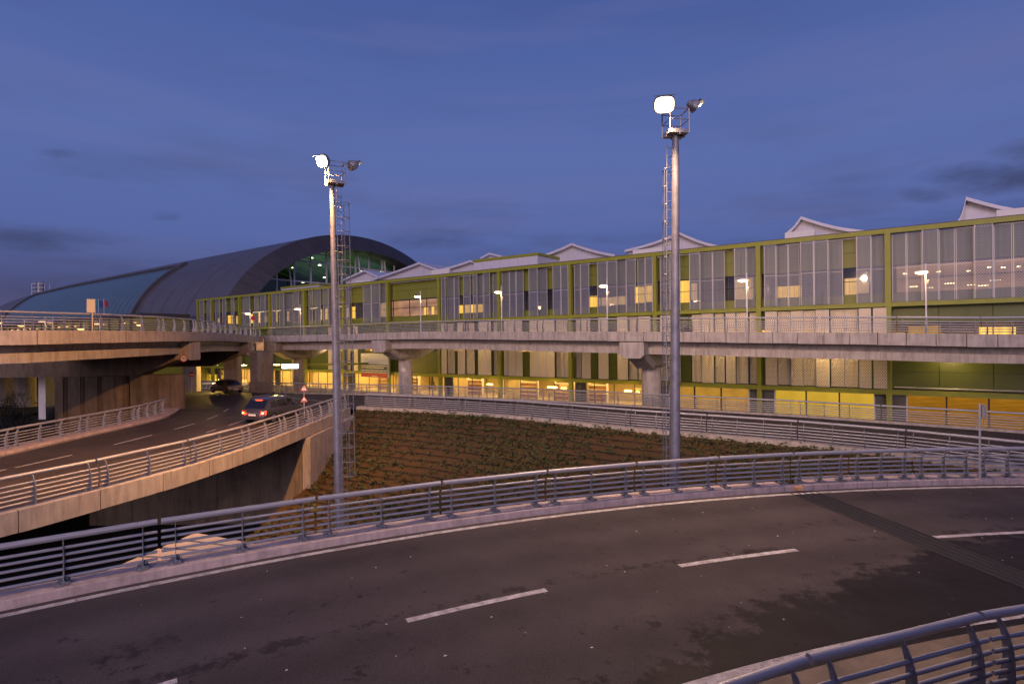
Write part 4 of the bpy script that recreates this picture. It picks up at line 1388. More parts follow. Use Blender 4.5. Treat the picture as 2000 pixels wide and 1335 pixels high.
# glazed strip in the slope with raised border
U0, U1, F0, F1 = 40.0, 150.0, -6.0, 50.0
nu, nf = 36, 10
for i in range(nu):
    a, b = U0 + (U1 - U0) * i / nu + 0.10, U0 + (U1 - U0) * (i + 1) / nu - 0.10
    MB().loft([[hpt(u, p, 0.25) for p in phis(F0, F1, 12)] for u in (a, b)], closed=False).build('skylight_pane', M['teal'], ro, smooth=True)
def border(ua, ub, fa, fb):
    MB().loft([[hpt(u, p, l) for u, l in ((ua, 0.0), (ua, 0.7), (ub, 0.7), (ub, 0.0))] for p in phis(fa, fb, 14)]).build('skylight_kerb', M['zinc'], ro)
border(U1, U1 + 4.0, F0, F1 + 2)
MB().loft([[hpt(u, R(f), l) for f, l in ((F1, 0.0), (F1, 0.7), (F1 + 3.5, 0.7), (F1 + 3.5, 0.0))] for u in [U0 + (U1 + 4 - U0) * i / 24 for i in range(25)]]).build('skylight_kerb', M['zinc'], ro)
border(U0 - 0.8, U0, F0, F1)
# rim of the arch in panels, soffit
IA, IB, FW = 29.4, 20.7, 2.2
nr = 40
for i in range(nr):
    a, b = -12 + 204 * i / nr + 0.06, -12 + 204 * (i + 1) / nr - 0.06
    rings = []
    for p in phis(a, b, 2):
        c, s_ = math.cos(p), math.sin(p)
        rings.append([(0.05, -HA * c, HB * s_ - ZB + 0.02), (FW, -IA * c, IB * s_ - ZB), (FW - 0.3, -IA * c, IB * s_ - ZB), (-0.3, -HA * c, HB * s_ - ZB)])
    MB().loft(rings).build('rim_panel', M['zinc_dark'], hall)
MB().loft([[(FW - 0.31, -IA * math.cos(p), IB * math.sin(p) - ZB) for p in phis(-10, 190, 40)], [(-6.0, -IA * math.cos(p), IB * math.sin(p) - ZB) for p in phis(-10, 190, 40)]], closed=False).build('soffit', M['zinc_dark'], hall, smooth=True)
# glazed end wall
GX = -1.6
def arch_z(y): return IB * math.sqrt(max(0.0, 1 - (y / IA) ** 2))
cols = [-28 + 4.0 * i for i in range(15)]
rows = [0, 4.3, 8.6, 12.9, 17.2]
for i in range(14):
    y0, y1 = cols[i], cols[i + 1]
    for j, z0 in enumerate(rows):
        z1 = rows[j + 1] if j + 1 < len(rows) else 30
        ta, tb_ = min(z1, arch_z(y0)), min(z1, arch_z(y1))
        if max(ta, tb_) <= z0 + 0.3: continue
        ta, tb_ = max(ta, z0 + 0.02), max(tb_, z0 + 0.02)
        MB().quad((GX, y0 + 0.1, z0 + 0.08 - ZB), (GX, y1 - 0.1, z0 + 0.08 - ZB), (GX, y1 - 0.1, tb_ - 0.06 - ZB), (GX, y0 + 0.1, ta - 0.06 - ZB)).build('pane', M['hall_glass'], hall)
for y in cols:
    h = arch_z(y)
    if h < 1: continue
    MB().box(GX - 0.12, GX + 0.16, y - 0.16, y + 0.16, ZB - ZB, h - ZB).build('mullion', M['white'], hall)
for z0 in rows[1:]:
    yy = IA * math.sqrt(max(0, 1 - (z0 / IB) ** 2))
    MB().box(GX - 0.14, GX + 0.14, -yy, yy, z0 - 0.15 - ZB, z0 + 0.15 - ZB).build('transom', M['white'], hall)
for y in (-18, -8, 0, 8, 16, 24):
    MB().tube((GX + 0.5, y + 0.4, arch_z(y) - 0.3 - ZB), (GX + 0.8, y + 2.2, 3 - ZB), 0.16, 0.16, 8).build('raking_strut', M['white'], hall)
# inside of the hall: ribs, upper floor, lamps
M['hall_in'] = mat('hall_lining', (0.10, 0.14, 0.06), 0.7, noise=0.2, nscale=0.2)
lin = MB().loft([[(-u, -(HA - 1.2) * math.cos(p), (HB - 1.4) * math.sin(p) - ZB) for p in phis(-6, 186, 30)] for u in (5.5, 30, 60)], closed=False).build('ceiling_lining', M['hall_in'], hall, smooth=True)
MB().prism([(-(HA - 1.6) * math.cos(p), (HB - 1.8) * math.sin(p)) for p in phis(-6, 186, 28)], lambda a, b, w: (-60 - w, a, b - ZB), 0.3).build('inner_wall', M['hall_in'], hall)
for u in (8, 16, 24, 32, 40, 48):
    mb = MB()
    for a, b in zip(phis(2, 178, 26)[:-1], phis(2, 178, 26)[1:]):
        for (ra, rb) in ((1.9, 1.9),):
            mb.tube((-u, -(HA - 2.2) * math.cos(a), (HB - 2.4) * math.sin(a) - ZB), (-u, -(HA - 2.2) * math.cos(b), (HB - 2.4) * math.sin(b) - ZB), 0.22, 0.22, 6)
    mb.build('roof_truss', M['hall_in'], hall, smooth=True)
for u in (7, 13, 20, 30, 42):
    for f in (18, 34, 50, 70, 92, 112, 134):
        q = R(f + (u * 7) % 9)
        c = (-u, -(HA - 4.0) * math.cos(q), (HB - 4.4) * math.sin(q) - ZB)
        if (int(u) + int(f)) % 3 == 0: continue
        MB().lathe(c, [(0.05, 0.28), (0.34, 0.16), (0.42, 0.0), (0.1, -0.03)], 12).build('hall_lamp', M['hall_lamp'], hall)
hl = area('hall_light', (-24, -4, 14 - ZB), (0, R(180), 0), 30, 40, 3000, (0.9, 0.9, 0.45)); hl.parent = hall
hl2 = area('hall_floor_light', (-24, -2, 13 - ZB), (0, 0, 0), 24, 30, 1800, (1.0, 0.86, 0.42)); hl2.parent = hall
#OBJECTS
# ------------------------------------------------------------------ floodlight masts
def aim_quat(d):
    return Vector(d).to_track_quat('-Z', 'Y')
def spot(name, loc, target, power, col, ang, blend=0.6, size=0.22, parent=None):
    ld = bpy.data.lights.new(name, 'SPOT')
    ld.energy = power; ld.color = col; ld.spot_size = R(ang); ld.spot_blend = blend; ld.shadow_soft_size = size
    o = bpy.data.objects.new(name, ld); link(o, parent)
    o.location = Vector(loc) - off(parent)
    o.rotation_euler = aim_quat(Vector(target) - Vector(loc)).to_euler()
    return o
WARM = (1.0, 0.62, 0.36)
OCT = [(math.copysign(abs(math.cos(t)) ** 0.6, math.cos(t)), math.copysign(abs(math.sin(t)) ** 0.6, math.sin(t))) for t in [2 * math.pi * (i + 0.5) / 20 for i in range(20)]]
def flood_head(root, c, d, lit_, w=0.30, h=0.24, arm_to=None):
    """tapered housing with glass front facing d"""
    c, d = Vector(c), Vector(d).normalized()
    rt = d.cross(Vector((0, 0, 1))).normalized(); up = rt.cross(d).normalized()
    rings = []
    for t, k in ((0.16, 1.0), (0.12, 1.02), (-0.02, 0.86), (-0.14, 0.42), (-0.17, 0.40)):
        rings.append([c + d * t + rt * (sx * w * k) + up * (sy * h * k) for sx, sy in OCT])
    hd = MB().loft(rings).build('lamp_head', M['galv_dark'], root)
    g_ = [c + d * 0.166 + rt * (sx * w * 0.9) + up * (sy * h * 0.88) for sx, sy in OCT]
    MB().add(g_, [tuple(range(len(OCT)))]).build('lamp_glass', M['flood'] if lit_ else M['dark'], hd)
    MB().hexa([c + d * a + rt * (sx * w * 1.02) + up * z for z in (h * 1.03, h * 1.03 + 0.015) for a, sx in ((0.10, -1), (0.10, 1), (0.30, 1), (0.30, -1))]).build('visor', M['galv_dark'], hd)
    if arm_to is not None:
        MB().tube(c - d * 0.15, arm_to, 0.022, 0.022, 6).build('bracket', M['galv'], hd)

def mast(label, b, t, r0, r1, yaw, cage_h, hw, ladder, shift):
    b, t = Vector(b), Vector(t)
    root = empty('floodlight_mast', b, label, 'light mast')
    rings = []
    for k in range(13):
        q = b.lerp(t, k / 12); r = r0 + (r1 - r0) * k / 12
        rings.append([q + Vector((r * math.cos(R(30 * i)), r * math.sin(R(30 * i)), 0)) for i in range(12)])
    MB().loft(rings).build('pole', M['pole_steel'], root, smooth=True)
    MB().box(b.x - 0.36, b.x + 0.36, b.y - 0.36, b.y + 0.36, b.z - 0.2, b.z + 0.06).build('base_plate', M['galv_dark'], root)
    up = (t - b).normalized()
    # maintenance basket
    cx, sx = math.cos(R(yaw)), math.sin(R(yaw))
    c = t + Vector((shift[0], shift[1], 0.02))
    def B(u, v, z): return c + Vector((u * cx - v * sx, u * sx + v * cx, z))
    fl = MB()
    fl.hexa([B(-hw, -hw, 0), B(hw, -hw, 0), B(hw, hw, 0), B(-hw, hw, 0), B(-hw, -hw, 0.035), B(hw, -hw, 0.035), B(hw, hw, 0.035), B(-hw, hw, 0.035)])
    fl.tube(B(-hw, 0, -0.03), B(hw, 0, -0.03), 0.03, 0.03, 6).tube(B(0, -hw, -0.03), B(0, hw, -0.03), 0.03, 0.03, 6)
    bk = fl.build('basket_floor', M['galv'], root)
    cn = [(-hw, -hw), (hw, -hw), (hw, hw), (-hw, hw)]
    for u, v in cn:
        MB().tube(B(u, v, 0), B(u, v, cage_h), 0.022, 0.022, 6).build('basket_post', M['galv'], root)
    for i in range(4):
        (u0, v0), (u1, v1) = cn[i], cn[(i + 1) % 4]
        for z in (cage_h * 0.55, cage_h):
            MB().tube(B(u0, v0, z), B(u1, v1, z), 0.018, 0.018, 6).build('basket_rail', M['galv'], root)
        MB().hexa([B(u0, v0, 0.036), B(u1, v1, 0.036), B(u1 * .985, v1 * .985, 0.036), B(u0 * .985, v0 * .985, 0.036), B(u0, v0, 0.13), B(u1, v1, 0.13), B(u1 * .985, v1 * .985, 0.13), B(u0 * .985, v0 * .985, 0.13)]).build('toe_board', M['galv'], root)
    # ladder with safety hoops
    lx, ly, hd, z0c, z1c, hoop, lz1 = ladder
    def axis(z):
        k = (z - b.z) / (t.z - b.z); return b.lerp(t, k)
    def LP(a, v, z):            # a: outwards from the pole, v: across
        q = axis(z); o = Vector((math.cos(hd), math.sin(hd), 0)); w = Vector((-o.y, o.x, 0))
        return Vector((q.x, q.y, z)) + o * a + w * v
    lad = MB()
    zb = b.z + 0.5
    for v in (-0.19, 0.19):
        lad.tube(LP(lx, v, zb), LP(lx, v, lz1), 0.016, 0.016, 6)
    z = zb + 0.2
    while z < lz1:
        lad.tube(LP(lx, -0.19, z), LP(lx, 0.19, z), 0.012, 0.012, 5); z += 0.30
    z = zb + 0.6
    while z < lz1:
        lad.tube(LP(0.1, -0.17, z), LP(lx, -0.19, z), 0.016, 0.016, 5).tube(LP(0.1, 0.17, z), LP(lx, 0.19, z), 0.016, 0.016, 5); z += 1.9
    lad.build('ladder', M['galv_dark'], root)
    cg = MB()
    def hp_(th, z): return LP(lx + hoop * 0.15 + hoop * math.sin(th) * 1.5, -hoop * math.cos(th), z)
    ths = [math.pi * i / 8 for i in range(9)]
    z = z0c
    while z < z1c:
        pts = [LP(lx, -0.19, z)] + [hp_(th, z) for th in ths] + [LP(lx, 0.19, z)]
        cg.poly_tube(pts, 0.014, 5); z += 0.60
    for th in (ths[0], ths[2], ths[4], ths[6], ths[8]):
        cg.tube(hp_(th, z0c), hp_(th, z - 0.6), 0.011, 0.011, 5)
    cg.build('safety_cage', M['galv_dark'], root)
    return root, B

b1a, b1b = Vector(at_depth(662, 950, 24)), Vector(at_depth(648.5, 362, 24))
dz1 = (b1b - b1a) / (b1b.z - b1a.z)
m1, B1 = mast('tall galvanised floodlight mast with caged ladder beside the left ramp', b1a + dz1 * (-8.7 - b1a.z), b1b, 0.225, 0.095, 28, 0.90, 0.34, (0.30, 0, R(-12), -5.6, 6.3, 0.28, 6.35), (0.14, 0.0))
b2a, b2b = Vector(at_depth(1318, 890, 19.2)), Vector(at_depth(1319.5, 266, 19.2))
dz2 = (b2b - b2a) / (b2b.z - b2a.z)
m2, B2 = mast('tall galvanised floodlight mast rising behind the near railing', b2a + dz2 * (-8.6 - b2a.z), b2b, 0.215, 0.115, 8, 0.80, 0.33, (0.26, 0, R(100), -5.0, 6.2, 0.26, 6.6), (0.0, 0.0))
h11, h12 = Vector(at_depth(634, 313, 23.6)), Vector(at_depth(687, 321, 23.9))
flood_head(m1, h11, Vector((-0.42, -0.80, -0.42)), True, 0.30, 0.24, B1(-0.34, -0.34, 0.9))
flood_head(m1, h12, Vector((0.55, 0.72, -0.40)), True, 0.27, 0.20, B1(0.34, 0.34, 0.9))
h21, h22 = Vector(at_depth(1297, 204, 18.9)), Vector(at_depth(1352, 205, 19.1))
flood_head(m2, h21, Vector((-0.16, -0.86, -0.44)), True, 0.34, 0.28, B2(-0.33, -0.33, 0.8))
flood_head(m2, h22, Vector((0.86, 0.12, -0.42)), True, 0.22, 0.18, B2(0.33, 0.0, 0.8))
def lamp_at(c, d, tgt, p, ang, parent, col=WARM):
    d = Vector(d).normalized()
    spot('flood_beam', Vector(c) + d * 0.34, tgt, p, col, ang, 0.7, 0.25, parent)
K = 1.0
lamp_at(h11, (-0.42, -0.80, -0.42), (-25, 35, -1.5), 19500 * K, 158, m1, (1.0, 0.46, 0.15))
lamp_at(h12, (0.55, 0.72, -0.40), (6, 46, 0.0), 10000 * K, 120, m1)
lamp_at(h21, (-0.16, -0.86, -0.44), (-2, 8, -5.0), 7200 * K, 165, m2)
lamp_at(h22, (0.86, 0.12, -0.42), (26, 33, 0.0), 6000 * K, 130, m2)

# ------------------------------------------------------------------ street lamps on the viaduct
def street_lamp(name, base, h, label, group, lit_m, power, side=-1, scale=1.0):
    root = empty(name, base, label, 'street lamp', group)
    b = Vector(base)
    MB().tube(b, b + Vector((0, 0, 0.9)), 0.075, 0.07, 10).build('pole_base', M['white'], root, smooth=True)
    MB().tube(b + Vector((0, 0, 0.9)), b + Vector((0, 0, h + 0.55)), 0.048, 0.035, 10).build('pole', M['white'], root, smooth=True)
    c = b + Vector((side * 0.30 * scale, -0.05, h))
    MB().tube(b + Vector((0, 0, h + 0.04)), c + Vector((0, 0, 0.06)), 0.025, 0.025, 6).build('arm', M['white'], root)
    hd = MB().lathe(c, [(0.05, 0.13), (0.22, 0.10), (0.33, 0.03), (0.34, 0.0)], 20).build('lamp_head', M['white'], root, smooth=True)
    MB().lathe(c, [(0.33, -0.004), (0.31, -0.06), (0.20, -0.12), (0.02, -0.14)], 20).build('lamp_glass', lit_m, hd, smooth=True)
    MB().lathe(b + Vector((0.12, -0.06, h - 0.62)), [(0.05, -0.13), (0.09, 0.0), (0.10, 0.10), (0.03, 0.14)], 10).build('loudspeaker', M['sign_back'], root, smooth=True)
    if power:
        pl = bpy.data.lights.new('lamp_light', 'POINT'); pl.energy = power; pl.color = (1, 0.6, 0.3); pl.shadow_soft_size = 0.25
        po = bpy.data.objects.new('lamp_light', pl); link(po, root); po.location = c + Vector((0, 0, -0.2)) - b
    return root
LAMPS = [(1810, 531), (1448, 547), (1172, 558), (962, 570), (803, 579), (567, 603)]
ORD = ['first', 'second', 'third', 'fourth', 'fifth', 'sixth', 'seventh']
for i, (px, py) in enumerate(LAMPS):
    s = path_s(pRV, px + 6)
    p = pRV.pt(s, 1.0, -0.12)
    z = ray(px, py)[1] * p.y
    street_lamp('street_lamp', p, z - p.z, 'lit disc street lamp on the viaduct, %s one counted from the right edge' % ORD[i], 'lamps along the viaduct', M['lamp'], 160)
p = Vector(at_depth(489, 650, 76)); p.z = 0.55
street_lamp('street_lamp', p, ray(485, 612)[1] * 76 - p.z, 'lit disc street lamp beside the red roundel sign above the flyover', 'lamps along the viaduct', M['lamp'], 120)
FAR = [((88, 628), 'pair of lamps left twin'), ((103, 629), ''), ((194.6, 631), ''), ((164, 642), ''), ((47.6, 635), ''), ((3, 629.5), ''), ((279, 634), '')]
for i, ((px, py), _) in enumerate(sorted(FAR)):
    p = Vector(at_depth(px, py, 63)); z = p.z; p.z = -0.4
    street_lamp('street_lamp', p, z - p.z, 'small orange street lamp seen through the flyover railing, %s from the left edge' % ORD[i], 'lamps beyond the flyover railing', M['lamp_far'], 40)

# ------------------------------------------------------------------ signs
def lettering(txt, size, loc, rot, m, parent, name='lettering', align='CENTER'):
    cu = bpy.data.curves.new(name, 'FONT'); cu.body = txt; cu.size = size; cu.align_x = align; cu.align_y = 'CENTER'; cu.extrude = 0.002
    cu.materials.append(m)
    t_ = bpy.data.objects.new(name, cu); COL.objects.link(t_)
    me = bpy.data.meshes.new_from_object(t_.evaluated_get(bpy.context.evaluated_depsgraph_get()))
    bpy.data.objects.remove(t_)
    o = bpy.data.objects.new(name, me); link(o, parent)
    o.location = loc; o.rotation_euler = rot
    return o
def face_rot(p, extra=0.0):
    return math.atan2(p[1], p[0]) - math.pi / 2 + extra
def disc(mb, c, r, y0, y1, n=24):
    return mb.prism([(r * math.cos(2 * math.pi * i / n), r * math.sin(2 * math.pi * i / n)) for i in range(n)], lambda a, b, w: (c[0] + a, c[1] + y0 + w, c[2] + b), y1 - y0)
def round_sign(p, r, label, kind, post_to=None, group=None, rz=None):
    root = empty('road_sign', (p[0], p[1], post_to if post_to is not None else p[2]), label, 'sign', group, rz=face_rot(p) if rz is None else rz, local=True)
    z = p[2] - root.location.z
    if kind == 'limit':
        pl = disc(MB(), (0, 0, z), r, 0.0, 0.012).build('plate', M['sign_white'], root)
        n = 28
        rg = MB()
        for i in range(n):
            a0, a1 = 2 * math.pi * i / n, 2 * math.pi * (i + 1) / n
            rg.quad((r * math.cos(a0), -0.004, z + r * math.sin(a0)), (r * math.cos(a1), -0.004, z + r * math.sin(a1)), (0.76 * r * math.cos(a1), -0.004, z + 0.76 * r * math.sin(a1)), (0.76 * r * math.cos(a0), -0.004, z + 0.76 * r * math.sin(a0)))
        rg.build('red_ring', M['red'], root)
        lettering('40', r * 0.95, (0, -0.006, z), (R(90), 0, 0), M['black'], root)
    elif kind == 'noentry':
        disc(MB(), (0, 0, z), r, 0.0, 0.012).build('plate', M['red'], root)
        MB().box(-0.7 * r, 0.7 * r, -0.006, -0.002, z - 0.16 * r, z + 0.16 * r).build('white_bar', M['sign_white'], root)
    elif kind == 'nostop':
        disc(MB(), (0, 0, z), r, 0.0, 0.012).build('plate', M['red'], root)
        for s_ in (-1, 1):
            MB().obox((0, -0.004, z), Vector((0.62 * r * 0.707, 0, s_ * 0.62 * r * 0.707)), Vector((0, 0.002 + 0.001 * s_, 0)), Vector((-s_ * 0.09 * r * 0.707, 0, 0.09 * r * 0.707))).build('cross_bar', M['sign_navy'], root)
    else:
        disc(MB(), (0, 0, z), r, 0.0, 0.015).build('plate', M['sign_back'], root)
    if post_to is not None:
        MB().tube((0, 0.05, 0), (0, 0.05, z + r * 0.6), 0.035, 0.035, 8).build('post', M['galv'], root)
    return root
q = at_depth(358.5, 699.5, CAP1 - 0.9)
round_sign(q, 0.29, 'round red ringed 40 sign on the nearer ramp pier cap', 'limit', rz=0.15)
q = at_depth(485.2, 690.5, CAP2 - 0.65)
round_sign(q, 0.29, 'round red ringed 40 sign on the farther ramp pier cap', 'limit', rz=0.15)
round_sign(at_depth(374, 731, 60), 0.26, 'no entry sign on a post beside the parked car', 'noentry', post_to=-5.3)
round_sign(at_depth(495, 621, 72), 0.30, 'red roundel sign standing above the flyover parapet', 'nostop', post_to=0.4)
round_sign(at_depth(788, 722, 59), 0.22, 'pale blank round sign on a post beside the viaduct pier', 'blank', post_to=-6.9)
# warning triangles
wp = Vector(at_depth(594, 790, 38.0)); wp.z = -5.0
tri = empty('warning_sign', wp, 'two stacked red triangle warning signs on one post by the ramp', 'sign', rz=face_rot(wp), local=True)
MB().tube((0, 0.04, 0), (0, 0.04, 2.1), 0.03, 0.03, 8).build('post', M['galv'], tri)
def triangle(zc, a, sym):
    h = a * 0.866
    out = [(-a / 2, -h / 3), (a / 2, -h / 3), (0, 2 * h / 3)]
    pl = MB().prism(out, lambda u, v, w: (u, w, zc + v), 0.012).build('plate', M['red'], tri)
    k = 0.70
    MB().prism([(u * k, v * k) for u, v in out], lambda u, v, w: (u, -0.006 + w, zc + v), 0.005).build('face', M['sign_white'], pl)
    if sym == '!':
        MB().prism([(-0.022, 0.14), (0.022, 0.14), (0.012, -0.02), (-0.012, -0.02)], lambda u, v, w: (u, -0.011 + w, zc + v), 0.004).build('symbol', M['black'], pl)
        disc(MB(), (0, 0, zc - 0.055), 0.018, -0.011, -0.007, 12).build('symbol', M['black'], pl)
    else:
        pts = [(-0.13, -0.085), (0.13, -0.085), (0.13, -0.065)] + [(0.12 - 0.24 * i / 14, -0.062 + 0.04 * abs(math.sin(2 * math.pi * i / 14))) for i in range(15)] + [(-0.13, -0.065)]
        MB().prism(pts, lambda u, v, w: (u, -0.011 + w, zc + v), 0.004).build('symbol', M['black'], pl)
zt = at_depth(592, 757, 38.0)[2] + 5.0; zt2 = at_depth(593.5, 779, 38.0)[2] + 5.0
triangle(zt - 0.06, 0.50, '!'); triangle(zt2 - 0.06, 0.50, '~')
# tan plate on the flyover
q = Vector(at_depth(177.5, 597, 33.8)); bz = 0.62
tp = empty('road_sign', (q.x, q.y, bz), 'tan rectangular sign plate on a post at the flyover parapet', 'sign', rz=face_rot(q) - 0.1, local=True)
MB().box(-0.20, 0.20, -0.01, 0.01, q.z - bz - 0.40, q.z - bz + 0.40).build('plate', M['tan_sign'], tp)
MB().tube((0.06, 0.03, -0.1), (0.06, 0.03, q.z - bz + 0.3), 0.035, 0.035, 8).build('post', M['tan_sign'], tp)
# post at the right on the near kerb
q = Vector(on_z(1914, 934, -4.75)); zt = ray(1917, 788)[1] * q.y
sp = empty('sign_post', q, 'slim grey post with a narrow edge-on plate behind the near kerb', 'sign post')
MB().tube(q, (q.x + 0.02, q.y, zt), 0.034, 0.034, 10).build('post', M['galv'], sp, smooth=True)
MB().box(q.x + 0.06, q.x + 0.14, q.y - 0.12, q.y + 0.02, zt - 0.46, zt - 0.03).build('plate', M['sign_back'], sp)
MB().box(q.x + 0.02, q.x + 0.06, q.y - 0.02, q.y + 0.0, zt - 0.40, zt - 0.37).build('clamp', M['galv_dark'], sp)
# kerb reflector
a = ring(44.10, -9.05, ZR + 0.10)
M['reflector'] = mat('orange_reflector', (0.75, 0.30, 0.12), 0.25, emis=None)
rf = empty('kerb_reflector', a, 'small orange reflector box on the kerb at the expansion joint', 'reflector')
MB().box(a.x - 0.12, a.x + 0.12, a.y - 0.06, a.y + 0.06, a.z - 0.06, a.z + 0.06).build('housing', M['reflector'], rf)
MB().box(a.x - 0.09, a.x + 0.09, a.y - 0.068, a.y - 0.061, a.z - 0.04, a.z + 0.04).build('lens', M['tan_sign'], rf)

# billboard on the terminal front
xa, xb = fx(705, -0.7, 715), fx(757.5, -0.7, 715)
zt, zm, zr, zb_ = fz(730, 690, -0.7), fz(730, 711, -0.7), fz(730, 728, -0.7), fz(730, 736.5, -0.7)
cx_, cy_ = hp(-(xa + xb) / 2, -0.7)
bb = empty('billboard', (cx_, cy_, zb_), 'white and navy billboard with red base strip behind the viaduct pier', 'billboard', rz=RZF, local=True)
hw = (xb - xa) / 2
MB().box(-hw, hw, 0.0, 0.25, 0, zt - zb_).build('board', M['sign_white'], bb)
MB().box(-hw + 0.04, hw - 0.04, -0.012, -0.002, zr - zb_, zm - zb_).build('navy_field', M['sign_navy'], bb)
MB().box(-hw + 0.04, hw - 0.04, -0.012, -0.002, 0.03, zr - zb_ - 0.004).build('red_strip', M['red'], bb)
lettering('STAV', 0.62, (-hw + 0.75, -0.01, (zm - zb_) + 0.75), (R(90), 0, 0), M['sign_back'], bb)
tl = MB()
for j in range(4):
    z = (zm - zb_) - 0.22 - j * 0.26 - (0.10 if j > 1 else 0)
    x = -hw + 0.16
    while x < hw - (0.9 if j in (1,) else 0.2):
        w = random.uniform(0.10, 0.34)
        tl.box(x, min(x + w, hw - 0.12), -0.018, -0.014, z - 0.055, z + 0.055); x += w + 0.07
tl.box(-0.5, 0.6, -0.018, -0.014, 0.14, 0.20)
tl.build('text_lines', M['sign_white'], bb)

# light box over the entrance
q = Vector(at_depth(566.5, 715, 63.5))
lb = empty('light_box', (q.x, q.y, q.z - 0.24), 'white glowing light box hanging in front of the round pier', 'light box')
MB().box(q.x - 0.96, q.x + 0.96, q.y, q.y + 0.25, q.z - 0.24, q.z + 0.24).build('housing', M['white'], lb)
MB().box(q.x - 0.93, q.x + 0.93, q.y - 0.012, q.y - 0.002, q.z - 0.21, q.z + 0.21).build('face', M['lightbox'], lb)
lbl = area('light_box_glow', (q.x, q.y - 0.05, q.z), (R(90), 0, 0), 1.8, 0.4, 90, (0.85, 0.92, 1.0)); lbl.parent = lb; lbl.location = Vector((q.x, q.y - 0.05, q.z)) - Vector(lb.location)

# ------------------------------------------------------------------ cars
def carmat(name, col):
    m = mat(name, col, 0.28, 0.55, noise=0.08, nscale=2)
    m.node_tree.nodes['Principled BSDF'].inputs['Coat Weight'].default_value = 0.6
    return m
M['car_grey'] = carmat('car_grey', (0.085, 0.085, 0.10))
M['car_bronze'] = carmat('car_bronze', (0.22, 0.15, 0.09))
M['car_glass'] = mat('car_glass', (0.01, 0.01, 0.012), 0.08, spec=0.8)
M['rim'] = mat('wheel_rim', (0.35, 0.35, 0.36), 0.35, 0.8)
M['tail_off'] = mat('tail_lens', (0.22, 0.01, 0.01), 0.3)
def car(label, loc, heading, paint, L, W, H, suv, lights_on):
    root = empty('parked_car' if not lights_on else 'car', loc, label, 'car', rz=heading, local=True)
    w = W / 2; h = L / 2
    belt = H * 0.60
    def sec(y, wf, z0, z1):
        ww = w * wf
        return [(-ww * 0.90, y, z0), (-ww, y, z0 + 0.16), (-ww, y, z1 - 0.22), (-ww * 0.95, y, z1 - 0.05), (-ww * 0.80, y, z1), (ww * 0.80, y, z1), (ww * 0.95, y, z1 - 0.05), (ww, y, z1 - 0.22), (ww, y, z0 + 0.16), (ww * 0.90, y, z0)]
    st = [(-h, 0.80, 0.36, belt * 0.80), (-h + 0.06, 0.90, 0.30, belt * 0.96), (-h + 0.30, 0.98, 0.24, belt), (-h + 0.9, 1.0, 0.22, belt), (0, 1.0, 0.22, belt), (h - 1.35, 1.0, 0.22, belt * 0.98), (h - 0.95, 0.99, 0.22, belt * 0.94), (h - 0.35, 0.94, 0.24, belt * 0.82), (h - 0.08, 0.85, 0.28, belt * 0.70), (h, 0.72, 0.34, belt * 0.58)]
    body = MB().loft([sec(*s_) for s_ in st]).build('body', paint, root, smooth=True)
    # cabin
    rt = -h + (0.34 if suv else 0.75)
    gs = [(rt - 0.22 if suv else rt - 0.35, 0.84, belt - 0.06, belt + 0.02), (rt + (0.36 if suv else 0.30), 0.80, belt - 0.06, H - 0.10), (rt + (0.75 if suv else 0.75), 0.78, belt - 0.06, H - 0.01), (0.25, 0.78, belt - 0.06, H), (0.62, 0.77, belt - 0.06, H - 0.06), (1.42, 0.82, belt - 0.08, belt + 0.0)]
    def cab(y, wf, z0, z1, gr=0.0):
        wb, wt = w * 0.93 + gr, w * wf * (0.95 if z1 > belt + 0.3 else 1.08) + gr
        return [(-wb, y, z0), (-wt, y, z1 - 0.05), (-wt * 0.86, y, z1), (wt * 0.86, y, z1), (wt, y, z1 - 0.05), (wb, y, z0)]
    MB().loft([cab(*s_) for s_ in gs]).build('cabin', paint, root, smooth=True)
    # glazing: slightly proud dark sheets
    def side(sx, ya, yb, t0=0.18, t1=0.86):
        pts = []
        for (y, t) in ((ya, t0), (yb, t0), (yb - 0.04, t1), (ya + 0.06, t1)):
            def lerp_s(yq):
                for s0, s1 in zip(gs[:-1], gs[1:]):
                    if s0[0] <= yq <= s1[0]:
                        k = (yq - s0[0]) / (s1[0] - s0[0])
                        return [a + (b - a) * k for a, b in zip(cab(*s0)[4] + cab(*s0)[5], cab(*s1)[4] + cab(*s1)[5])]
                return list(cab(*gs[3])[4] + cab(*gs[3])[5])
            c = lerp_s(y)
            top, bot = Vector(c[:3]), Vector(c[3:])
            p = bot.lerp(top, t); p.x += 0.012; p.y = y
            pts.append((sx * p.x, p.y, p.z))
        return pts
    spans = ((rt + 0.35, rt + 0.95), (rt + 1.0, 0.05), (0.12, 0.80)) if suv else ((rt + 0.5, -0.05), (0.02, 0.80))
    for sx in (-1, 1):
        for ya, yb in spans:
            MB().quad(*side(sx, ya, yb)).build('side_window', M['car_glass'], root)
    r0, r1 = cab(*gs[0]), cab(*gs[1])
    a, b, c, d = Vector(r0[2]), Vector(r0[3]), Vector(r1[3]), Vector(r1[2])
    nrm = Vector((0, -0.018, 0.010))
    def m4(u, v): return (a.lerp(b, u)).lerp(d.lerp(c, u), v) + nrm
    MB().quad(m4(-0.02, 0.06), m4(1.02, 0.06), m4(1.0, 0.94), m4(0.0, 0.94)).build('rear_window', M['car_glass'], root)
    f0, f1 = cab(*gs[5]), cab(*gs[4])
    a, b, c, d = Vector(f0[2]), Vector(f0[3]), Vector(f1[3]), Vector(f1[2])
    nrm = Vector((0, 0.018, 0.012))
    MB().quad(m4(0.06, 0.08), m4(0.94, 0.08), m4(0.93, 0.94), m4(0.07, 0.94)).build('windscreen', M['car_glass'], root)
    # wheels
    wr = 0.35 if suv else 0.31
